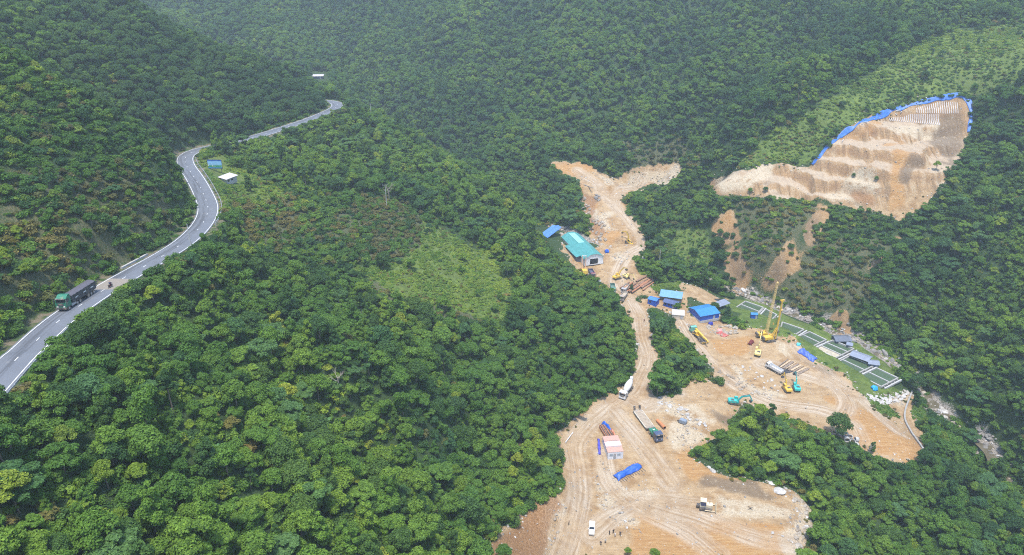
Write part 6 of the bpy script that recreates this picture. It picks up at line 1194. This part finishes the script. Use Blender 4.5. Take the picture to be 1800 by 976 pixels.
for q in np.nonzero(single)[0]:
    sp = SPEC[idx[q]]
    dd = (x - x[q]) ** 2 + (y - y[q]) ** 2; dd[q] = 1e9; nb_ = SPEC[idx[int(dd.argmin())]]
    beside = f"a {WORDS[nb_[3]]} {'one' if nb_[0] == sp[0] else {'dome': 'round one', 'layer': 'flat one', 'tall': 'narrow one'}[nb_[0]]}"
    lab = f"{'tall ' if sc[q] > .95 else 'small ' if sc[q] < .68 else ''}{WORDS[sp[3]]} {SHAPES[sp[0]]} tree by {beside} {where(px[q], py[q])}"
    if len(lab.split()) > 16 or len(lab.replace('-', ' ').split()) > 16: lab = lab.replace('tall ', '').replace('small ', '')
    if len(lab.split()) > 16: lab = lab.replace(' flat one', ' one').replace(' round one', ' one').replace(' narrow one', ' one')
    add_tree(x[q], y[q], z[q] - .2, sc[q], szz[q], idx[q], rz_[q], tilt[q], lab, 'single trees of the near wood')
# everything farther off reads as one mass of canopy
def scatter(name, label, cat, protos, x, y, z, sxy, sz, idx, rz_, tilt):
    c = bpy.data.collections.new(name + '_models')
    for k, me in enumerate(protos):
        o = bpy.data.objects.new(f'{name}_model_{k:02d}', me); c.objects.link(o)
    me = bpy.data.meshes.new(name); me.vertices.add(len(x)); me.vertices.foreach_set('co', np.c_[x, y, z].astype(np.float32).ravel())
    a = me.attributes.new('turn', 'FLOAT_VECTOR', 'POINT'); a.data.foreach_set('vector', np.c_[tilt, rz_].astype(np.float32).ravel())
    a = me.attributes.new('size', 'FLOAT_VECTOR', 'POINT'); a.data.foreach_set('vector', np.c_[sxy, sxy, sz].astype(np.float32).ravel())
    a = me.attributes.new('pick', 'INT', 'POINT'); a.data.foreach_set('value', idx.astype(np.int32))
    o = bpy.data.objects.new(name, me); COL.objects.link(o); tag(o, label, cat, kind='stuff')
    ng = bpy.data.node_groups.new(name, 'GeometryNodeTree'); ng.interface.new_socket('Geometry', in_out='INPUT', socket_type='NodeSocketGeometry'); ng.interface.new_socket('Geometry', in_out='OUTPUT', socket_type='NodeSocketGeometry')
    N = ng.nodes; L = ng.links; gi = N.new('NodeGroupInput'); go = N.new('NodeGroupOutput'); ip = N.new('GeometryNodeInstanceOnPoints'); ci = N.new('GeometryNodeCollectionInfo')
    ci.inputs['Collection'].default_value = c; ci.inputs['Separate Children'].default_value = True; ci.inputs['Reset Children'].default_value = True
    def na(nm, typ):
        q = N.new('GeometryNodeInputNamedAttribute'); q.data_type = typ; q.inputs['Name'].default_value = nm; return q.outputs['Attribute']
    L.new(gi.outputs[0], ip.inputs['Points']); L.new(ci.outputs[0], ip.inputs['Instance']); ip.inputs['Pick Instance'].default_value = True
    L.new(na('pick', 'INT'), ip.inputs['Instance Index']); L.new(na('turn', 'FLOAT_VECTOR'), ip.inputs['Rotation']); L.new(na('size', 'FLOAT_VECTOR'), ip.inputs['Scale'])
    L.new(ip.outputs[0], go.inputs[0]); md = o.modifiers.new('scatter', 'NODES'); md.node_group = ng
    return o
def merged(crown, trunk):
    bm = bmesh.new(); bm.from_mesh(crown); nf = len(bm.faces); bm.from_mesh(trunk); bm.faces.ensure_lookup_table()
    for f in bm.faces[nf:]: f.material_index = 1
    me = bpy.data.meshes.new('tree'); bm.to_mesh(me); bm.free(); me.materials.append(crown.materials[0]); me.materials.append(BARK); return me
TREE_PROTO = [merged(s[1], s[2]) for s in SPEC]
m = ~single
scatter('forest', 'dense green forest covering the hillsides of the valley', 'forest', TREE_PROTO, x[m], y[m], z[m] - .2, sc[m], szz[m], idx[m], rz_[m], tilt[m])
NTREE = (int(m.sum()), int(single.sum()))
# undergrowth
x, y, r = jitter_grid(-330, 380, 40, 470, 1.9, .48, 8); z = H(x, y); k = in_view(x, y, z, 160, 120); x, y, z = x[k], y[k], z[k]; n = len(x)
dh, sh = uphill(x, y); left = (sh < 0) & (x < -60); sc = r.uniform(.5, 1.45, n); grassy = mask(SPARSE, x, y, z); dry = near_d(x, y, M_DRY) > .5; sc = np.where(grassy, sc * .45, sc)
keep = ~mask(OPEN_PX[:7], x, y, z + .8) & ~mask(OPEN_PX, x, y, z) & (dh > HW + 1.4) & (near_d(x, y, d_r) > np.where(y < 240, 1.5, 2.4)) & clear_of(x, y, .6) & (r.random(n) < np.where(grassy, .5, np.where(dry, .85, .9)))
keep &= ~mask(SCAR, x, y, z, 30) | (r.random(n) < .28)
keep &= clear_of(x, y, .6) & (dh > HW + 1.4)
pick = r.choice(5, n, p=(.36, .32, .22, .07, .03)); pick = np.where(grassy & (r.random(n) < .75), 5, pick); pick = np.where(dry & (r.random(n) < .45), 4, pick)
x, y, z, sc, pick = [q[keep] for q in (x, y, z, sc, pick)]
# crushed brush pushed up along the cleared margins
mm = R4[rr_.random(len(R4)) < .3]; mm = mm[clear_of(mm[:, 0], mm[:, 1], 1.)]; x = np.r_[x, mm[:, 0] + rr_.normal(0, .8, len(mm))]; y = np.r_[y, mm[:, 1] + rr_.normal(0, .8, len(mm))]; z = H(x, y); sc = np.r_[sc, rr_.uniform(.2, .6, len(mm))]; pick = np.r_[pick, rr_.choice([4, 4, 4, 0, 2], len(mm))]
scatter('undergrowth', 'low shrubs and undergrowth between the trees', 'shrubs', BUSH, x, y, z - .1, sc, sc * r.uniform(.7, 1.1, len(x)), pick, r.uniform(0, 6.28, len(x)), r.normal(0, .1, (len(x), 2)))
TUFT = [crown_mesh('tuft', LM[k], [((0, 0, .12), (.75, .75, .38)), ((.5, .3, .1), (.5, .5, .3)), ((-.4, .45, .1), (.55, .45, .34))], 150, .17, s_, up=.9) for k, s_ in (('grass', 31), ('grass', 32), ('mid', 33), ('dry', 34), ('yellow', 35))]
x, y, r = jitter_grid(-200, 340, 150, 520, 1.15, .5, 15); z = H(x, y); k = (near_d(x, y, M_GRASS) > .4) & in_view(x, y, z, 100, 100) & ~mask(OPEN_PX[7:], x, y, z) & (near_d(x, y, M_SOIL) < .4) & clear_of(x, y, .2) & (near_line(HWY, x, y)[0] > HW + 1.2); k &= r.random(len(x)) < np.clip(.6 + 1.1 * fbm(x, y, 8, 3, 73), .12, 1); x, y, z = x[k], y[k], z[k]
pp = fbm(x, y, 16, 3, 71); pick = np.where(pp > .2, r.choice([0, 1, 4], len(x)), np.where(pp < -.15, r.choice([2, 3, 1, 0], len(x)), r.choice([0, 1, 2], len(x)))); sc = r.uniform(.5, 1.25, len(x))
scatter('tall_grass', 'rough tall grass on the open slopes and clearings', 'grass', TUFT, x, y, z - .05, sc, sc * r.uniform(.6, 1.4, len(x)), pick, r.uniform(0, 6.28, len(x)), r.normal(0, .12, (len(x), 2)))
NT2 = len(x)
RA, pk, sz_ = PUT_RUBBLE
scatter('rubble', 'loose stones and rubble strewn over the bare earth and river bed', 'rubble', ROCK['tan'] + ROCK['grey'] + ROCK['white'], RA[:, 0], RA[:, 1], RA[:, 2] + sz_ * .15, sz_, sz_ * .8, pk, rr_.uniform(0, 6.28, len(RA)), rr_.normal(0, .3, (len(RA), 2)))
print('TREES', NTREE, 'BUSHES', len(x))

# ------------------------------------------------------------------ the humid air of the valley
lo, hi = float(GZ.min()) - 2, float(GZ.max()) + 30
hv = [(a, b, c) for c in (lo, hi) for a, b in ((-640, -180), (780, -180), (780, 1020), (-640, 1020))]
hz_o = mesh_obj('haze', hv, [(3, 2, 1, 0), (4, 5, 6, 7), (0, 1, 5, 4), (1, 2, 6, 5), (2, 3, 7, 6), (3, 0, 4, 7)])
hm = bpy.data.materials.new('haze'); hm.use_nodes = True; hn = hm.node_tree.nodes; hn.remove(hn['Principled BSDF'])
pv = hn.new('ShaderNodeVolumePrincipled'); pv.inputs['Color'].default_value = (.82, .94, .98, 1); pv.inputs['Density'].default_value = HAZE; pv.inputs['Anisotropy'].default_value = .2
hm.node_tree.links.new(pv.outputs[0], hn['Material Output'].inputs['Volume']); hz_o.data.materials.append(hm); tag(hz_o, 'thin bluish haze filling the valley', 'haze', kind='stuff')
